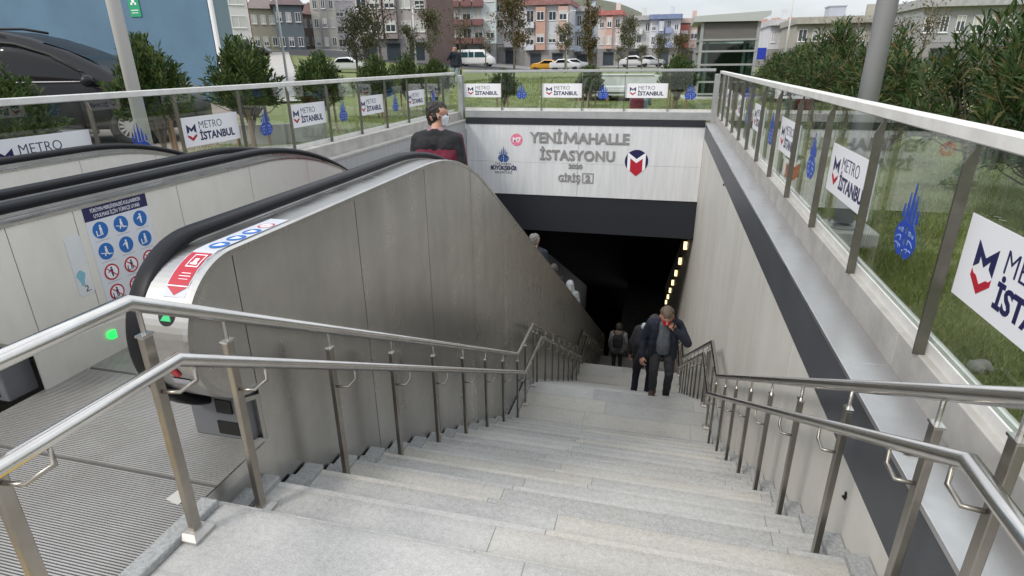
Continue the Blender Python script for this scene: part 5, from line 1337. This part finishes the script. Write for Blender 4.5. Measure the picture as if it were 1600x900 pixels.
def person(label, loc, rz, J, cols, bulk=1.0, hair=hair_dark, hairlen=0, group=None, voxel=.010, face=None, handn=None, curl=.6, hem=.0, extra=None, hood=None, mask=None, open_front=None):
    """cols: top, legs, shoes; face: unit direction the head looks (local)"""
    t = thing('person', label, 'person', loc, group, rz)
    top, legs, shoes = cols; mats = [top, legs, shoes, skin_m]
    pr = []
    b = bulk
    mid = lambda a, c, f: J[a]+(J[c]-J[a])*f
    side = (J['shR']-J['shL']); side = side/np.linalg.norm(side)
    for s in (-1, 1):
        pr.append((0, J['che']+side*.085*s*b+V3(0, 0, .03), J['wai']+side*.075*s*b, .112*b, .108*b))
        pr.append((0, J['wai']+side*.075*s*b, J['pel']+side*.075*s+V3(0, 0, -hem), .108*b, .118*b))
        pr.append((1, J['pel']+side*.07*s, J['hip'+('L' if s < 0 else 'R')], .112, .098))
    pr.append((0, J['shL']+side*.03, J['shR']-side*.03, .074*b, .074*b)); pr.append((0, mid('che', 'nek', .3), mid('che', 'nek', .85), .10*b, .066))
    for S_ in 'LR': pr.append((0, J['nek']+V3(0, .01, -.03), J['sh'+S_], .062, .066*b))
    pr.append((3, J['nek'], J['hed']+V3(0, 0, -.03), .055, .055))
    f = V3(0, -1, 0) if face is None else face/np.linalg.norm(face); H = J['hed']; r = np.cross(f, V3(0, 0, 1)); r /= np.linalg.norm(r); u = np.cross(r, f)
    pr += [(3, H-f*.022+u*.042, H+f*.022+u*.040, .088, .083), (3, H+f*.028-u*.01, H+f*.042-u*.062, .070, .046), (3, H-f*.03+u*.0, H+f*.0-u*.03, .078, .068)]
    pr += [(3, H+f*.100+u*.014, H+f*.116-u*.020, .010, .015)]
    for s in (-1, 1): pr.append((3, H+r*.086*s+u*.012-f*.005, H+r*.088*s-u*.022+f*.002, .014, .010))
    for s, S_ in ((-1, 'L'), (1, 'R')):
        pr.append((0, J['sh'+S_], J['el'+S_], .064*b, .053*b)); pr.append((0, J['el'+S_], J['wr'+S_], .053*b, .040*b))
        hn = (handn or {}).get(S_, V3(-s, 0, 0)); hand(pr, mid('el', 'wr', 1.0) if False else J['wr'+S_], J['el'+S_], hn, 3, curl, side=-s)
        pr.append((1, J['hip'+S_], J['kn'+S_], .094, .064)); pr.append((1, J['kn'+S_], J['an'+S_]+V3(0, 0, .01), .064, .050))
        fo = J['to'+S_]-J['an'+S_]; fo[2] = 0; fo /= np.linalg.norm(fo)
        pr.append((2, J['an'+S_]-fo*.035+V3(0, 0, -.035), J['to'+S_], .048, .038)); pr.append((2, J['an'+S_]+V3(0, 0, -.01), J['an'+S_]+fo*.06+V3(0, 0, -.04), .050, .044))
    body = blob('body', pr, mats, t, voxel)
    if hair is not None:
        hp = [(0, H-f*.030+u*.058, H+f*.022+u*.066, .092, .076), (0, H-f*.045+u*.02, H-f*.040-u*.045, .076, .062), (0, H-f*.02+u*.04+r*.03, H-f*.02-u*.005+r*.042, .06, .05), (0, H-f*.02+u*.04-r*.03, H-f*.02-u*.005-r*.042, .06, .05)]
        if hairlen: hp.append((0, H-f*.05, H-f*.06-u*hairlen, .08, .055))
        blob('hair', hp, [hair], t, max(voxel, .011), 3)
    bm_ = MB()
    for s in (-1, 1): bm_.sphere(Vector(H+f*.092+r*.034*s+u*.018), .0125, (1, 1, 1), 8)
    put('eyes', bm_.mesh('eyes', mat('eye_dark', (.03, .02, .018), .3), True), t, local=True)
    if mask is not None:
        blob('face_mask', [(0, H+f*.040-u*.008, H+f*.050-u*.060, .071, .052), (0, H+f*.085-u*.010, H+f*.085-u*.045, .032, .026)], [mask], t, .009, 3)
        mb = MB()
        for s in (-1, 1): mb.tube([tuple(H+f*.06+r*.06*s-u*.01), tuple(H+f*.01+r*.090*s+u*.012), tuple(H-f*.012+r*.092*s)], .0025, 5)
        put('mask_loops', mb.mesh('mask_loops', mask), t, local=True)
    if hood is not None:
        hm, up = hood
        if up: blob('hood', [(0, H-f*.030+u*.045, H+f*.005+u*.055, .112, .104), (0, H-f*.05, J['nek']-f*.05, .095, .085), (0, H+r*.05-f*.02, J['nek']+r*.07, .07, .07), (0, H-r*.05-f*.02, J['nek']-r*.07, .07, .07)], [hm], t, .012, 4)
        else: blob('hood', [(0, J['nek']-f*.075+r*.09, J['nek']-f*.10-u*.05, .055, .06), (0, J['nek']-f*.075-r*.09, J['nek']-f*.10-u*.05, .055, .06), (0, J['nek']-r*.10, J['nek']-r*.05+f*.07-u*.03, .045, .035), (0, J['nek']+r*.10, J['nek']+r*.05+f*.07-u*.03, .045, .035)], [hm], t, .012, 3)
    if extra: extra(t, J, dict(f=f, r=r, u=u, H=H, side=side, b=b))
    return t
black_cloth = cloth('black_cloth', (.014, .014, .017)); navy_cloth = cloth('navy_cloth', (.013, .017, .032)); jeans_dark = cloth('dark_jeans', (.035, .037, .043)); burgundy = cloth('burgundy_cloth', (.16, .012, .035))
grey_knit = cloth('grey_knit', (.13, .145, .165)); brown_shoe = cloth('brown_leather', (.075, .042, .028)); black_shoe = cloth('black_shoe', (.012, .012, .012)); pale_grey_cloth = cloth('pale_grey_cloth', (.42, .46, .48)); white_cloth = cloth('white_cloth', (.60, .62, .66))
mask_white = mat('white_mask', (.72, .76, .80), .8); mask_red = mat('red_mask', (.62, .012, .035), .8)

# man on the near escalator, seen from behind, head turned to the right
J = joints(1.76); J['hed'] += V3(-.01, -.02, 0)
def jacket_bands(t, J, q):
    bb = q['b']
    pr = [(0, J['che']+V3(s*.082*bb, .0, -.06), J['pel']+V3(s*.078, 0, -.03), .126*bb, .132*bb) for s in (-1, 1)]
    blob('burgundy_band', pr, [burgundy], t, .012, 4)
    col = [(0, J['nek']+V3(-.055, .01, -.015), J['nek']+V3(.055, .01, -.015), .045, .045), (0, J['nek']+V3(-.05, -.03, -.03), J['nek']+V3(.05, -.03, -.03), .035, .035)]
    blob('collar', col, [cloth('pink_collar', (.30, .20, .23))], t, .010, 3)
    for s, S_ in ((-1, 'L'), (1, 'R')):
        a, e = J['sh'+S_], J['el'+S_]; o = V3(s*.024, -.012, .010)
        blob('sleeve_stripe', [(0, a+o+V3(0, -.03, .012), a+(e-a)*.95+V3(s*.020, -.03, 0), .050, .046)], [burgundy], t, .012, 3)
man1 = person('man with white mask and black and burgundy jacket on the near escalator', (-2.20, 5.62, -.57), PI+.10, J, (black_cloth, jeans_dark, black_shoe), 1.20, hair_dark, voxel=.010, face=V3(-.92, -.35, -.06), extra=jacket_bands, mask=mask_white)

# man climbing the stairs with a phone at his ear
J = joints(1.63); lean = V3(0, -.17, -.035)
for k in ('nek', 'hed', 'shL', 'shR', 'che', 'wai'): J[k] = J[k]+lean*(J[k][2]-.9)/.6
J['hed'] += V3(.01, -.06, -.035); J['shR'] += V3(0, 0, .01)
J['knR'] = V3(.115, -.10, .52); J['anR'] = V3(.10, -.0, .09); J['toR'] = V3(.12, -.17, .035)
J['knL'] = V3(-.10, -.14, .58); J['anL'] = V3(-.09, -.16, .265); J['toL'] = V3(-.12, -.33, .215)
J['elR'] = V3(.31, -.20, 1.06); J['wrR'] = V3(.135, -.255, 1.26)
J['elL'] = V3(-.27, -.04, 1.0); J['wrL'] = V3(-.27, -.14, .78)
def phone_man(t, J, q):
    blob('shirt_front', [(0, J['che']+V3(-.02, -.085, .09), J['wai']+V3(-.02, -.095, -.02), .062, .078), (0, J['wai']+V3(-.02, -.095, -.02), J['pel']+V3(-.02, -.075, -.02), .078, .080), (0, J['che']+V3(.02, -.085, .09), J['wai']+V3(.025, -.095, -.02), .06, .074), (0, J['wai']+V3(.025, -.095, -.02), J['pel']+V3(.025, -.075, -.02), .074, .078)], [grey_knit], t, .010, 4)
    for s in (-1, 1):
        blob('jacket_flap', [(0, J['che']+V3(s*.10, -.085, .10), J['wai']+V3(s*.145, -.095, 0), .040, .042), (0, J['wai']+V3(s*.145, -.095, 0), J['pel']+V3(s*.155, -.08, -.10), .042, .045)], [navy_cloth], t, .010, 3)
    blob('jacket_hem', [(0, J['pel']+V3(s*.08, .02, .02), J['pel']+V3(s*.085, .02, -.10), .118, .122) for s in (-1, 1)], [navy_cloth], t, .012, 4)
manp = person('man in navy jacket and red mask climbing the stairs with a phone', (.225, 7.52, -3.037), 0, J, (navy_cloth, jeans_dark, brown_shoe), 1.12, hair_brown, voxel=.008, face=V3(.06, -.86, -.46), handn={'R': V3(-.7, .5, .25), 'L': V3(.6, .5, 0)}, curl=.75, extra=phone_man, mask=mask_red)
t = thing('mobile_phone', 'black mobile phone held to the ear of the man in the red mask', 'phone', (.225, 7.52, -3.037))
M = T((.118, -.275, 1.37)) @ Matrix.Rotation(.35, 4, 'Y') @ Matrix.Rotation(-.4, 4, 'X')
b = MB(); b.box(-.005, .005, -.036, .036, -.075, .075, M); put('phone_case', b.mesh('phone_case', black), t, local=True)
b = MB(); b.box(-.0065, -.0052, -.032, .032, -.068, .068, M); put('phone_screen', b.mesh('phone_screen', car_glass), t, local=True)

# man just behind him, going down, bag at his side
J = joints(1.60)
for k in ('nek', 'hed', 'shL', 'shR', 'che', 'elL', 'elR'): J[k] = J[k]+V3(-.05, -.20, -.10)*(J[k][2]-.85)/.6
J['hed'] += V3(-.03, -.07, -.08); J['knL'] = V3(-.11, -.06, .47); J['wrL'] = V3(-.27, -.12, .84)
J['knR'] = V3(.10, .03, .48); J['anR'] = V3(.11, .12, .10)
person('person in black jacket and dark jeans going down behind the man with the phone', (-.02, 8.72, -3.752), PI-.15, J, (black_cloth, cloth('navy_jeans', (.014, .018, .034)), black_shoe), 1.12, hair_dark, voxel=.011, hood=(pale_grey_cloth, False))
t = thing('shoulder_bag', 'black shoulder bag at the left hip of the person behind the phone man', 'bag', (-.26, 8.60, -3.752))
b = MB(); b.box(-.10, .07, -.15, .15, .72, 1.02); bb = put('bag_body', b.mesh('bag_body', black_cloth), t, bevel=.04, local=True); bb.rotation_euler = (0, .25, 0)
b = MB(); b.tube([(.15, -.1, .98), (.30, -.04, 1.30), (.36, .1, 1.40), (.26, .15, 1.2), (.16, .13, .98)], .014, 6); put('bag_strap', b.mesh('bag_strap', black_cloth), t, local=True)

# woman further down with a backpack and fur trimmed hood
J = joints(1.64); wz = -5.36-RISE*10
fur = mat('fur_trim', (.16, .11, .07), .95, 0, (.07, .05, .035), 40, bump=.8, bscale=60)
def furhood(t, J, q):
    blob('fur_trim', [(0, J['nek']+V3(-.13, .02, -.02), J['nek']+V3(-.02, .10, -.06), .05, .055), (0, J['nek']+V3(.13, .02, -.02), J['nek']+V3(.02, .10, -.06), .05, .055)], [fur], t, .014, 2)
person('woman in a grey coat with fur hood going down deep in the underpass', (-.80, 15.55, wz), PI, J, (cloth('grey_coat', (.20, .20, .205)), black_cloth, black_shoe), 1.12, hair_dark, .04, voxel=.012, extra=furhood, hem=.10)
t = thing('backpack', 'black backpack on the back of the woman in the grey coat', 'backpack', (-.80, 15.33, wz))
b = MB(); b.box(-.14, .14, -.10, .07, .98, 1.34); put('backpack_body', b.mesh('backpack_body', black_cloth), t, bevel=.05, local=True)
b = MB(); b.box(-.10, .10, -.135, -.10, 1.0, 1.16); put('backpack_pocket', b.mesh('backpack_pocket', black_cloth), t, bevel=.02, local=True)
b = MB(); 
for s in (-1, 1): b.tube([(s*.10, .05, 1.32), (s*.13, .16, 1.42), (s*.14, .30, 1.34), (s*.14, .33, 1.15), (s*.12, .10, 1.0)], .014, 6)
put('backpack_straps', b.mesh('backpack_straps', black_cloth), t, local=True)

# riders farther down the near escalator
grey_hair = mat('grey_hat', (.17, .165, .16), .9)
J = joints(1.72); J['elR'] = V3(.27, -.12, 1.16); J['wrR'] = V3(.12, -.24, 1.36)
person('rider with grey hat in a dark jacket, first head above the escalator edge', (-2.20, 10.35, -3.20), PI, J, (navy_cloth, jeans_dark, black_shoe), 1.15, grey_hair, voxel=.012, group='riders on the near escalator', face=V3(-.5, -.8, 0))
person('dark haired rider between the grey hatted and the white hooded one', (-2.22, 12.62, -4.56), PI, joints(1.72), (black_cloth, jeans_dark, black_shoe), 1.1, mat('hair_greyish', (.06, .055, .05), .7), voxel=.012, group='riders on the near escalator')
person('rider in a pale jacket with white hood up, lowest on the escalator', (-2.16, 14.85, -5.80), PI, joints(1.74), (pale_grey_cloth, jeans_dark, black_shoe), 1.18, None, voxel=.012, group='riders on the near escalator', hood=(white_cloth, True))

# man standing by the far corner of the fence and the person sitting behind the back fence
J = joints(1.70); J['elL'] = V3(-.30, -.10, 1.16); J['wrL'] = V3(-.10, -.20, 1.44)
p = at(712, 120, 25.5)
person('man in a dark jacket and pale jeans standing on the lawn beyond the fence corner', (p.x, 25.5, gz(p.x, 25.5)), .25, J, (navy_cloth, cloth('pale_jeans', (.25, .31, .38)), black_shoe), 1.15, hair_dark, voxel=.014)
J = joints(1.66); dz = V3(0, 0, -.78)
for k in ('pel', 'wai', 'che', 'nek', 'hed', 'shL', 'shR', 'hipL', 'hipR', 'elL', 'elR', 'wrL', 'wrR'): J[k] = J[k]+dz
J['hed'] += V3(0, -.07, -.03); J['wrL'] = V3(-.12, -.34, .42); J['wrR'] = V3(.12, -.34, .42); J['elL'] = V3(-.24, -.12, .38); J['elR'] = V3(.24, -.12, .38)
for s, S_ in ((-1, 'L'), (1, 'R')): J['kn'+S_] = V3(s*.14, -.40, .40); J['an'+S_] = V3(s*.11, -.52, .09); J['to'+S_] = V3(s*.11, -.68, .035)
p = at(1000, 165, 15.75)
person('person in a pale top sitting on the grass behind the back fence, back turned', (p.x, 15.75, gz(p.x, 15.75)+.02), PI, J, (cloth('pale_teal_top', (.35, .44, .46)), white_cloth, black_shoe), 1.0, hair_dark, voxel=.012)
t = thing('backpack', 'dark red backpack on the back of the person sitting behind the back fence', 'backpack', (p.x-.07, 15.55, gz(p.x, 15.7)))
b = MB(); b.box(-.17, .17, -.13, .06, .13, .56); put('backpack_body', b.mesh('backpack_body', cloth('red_pack', (.20, .02, .03))), t, bevel=.06, local=True)
b = MB(); b.box(-.13, .13, -.17, -.13, .15, .36); put('backpack_pocket', b.mesh('backpack_pocket', cloth('red_pack', (.2, .02, .03))), t, bevel=.02, local=True)
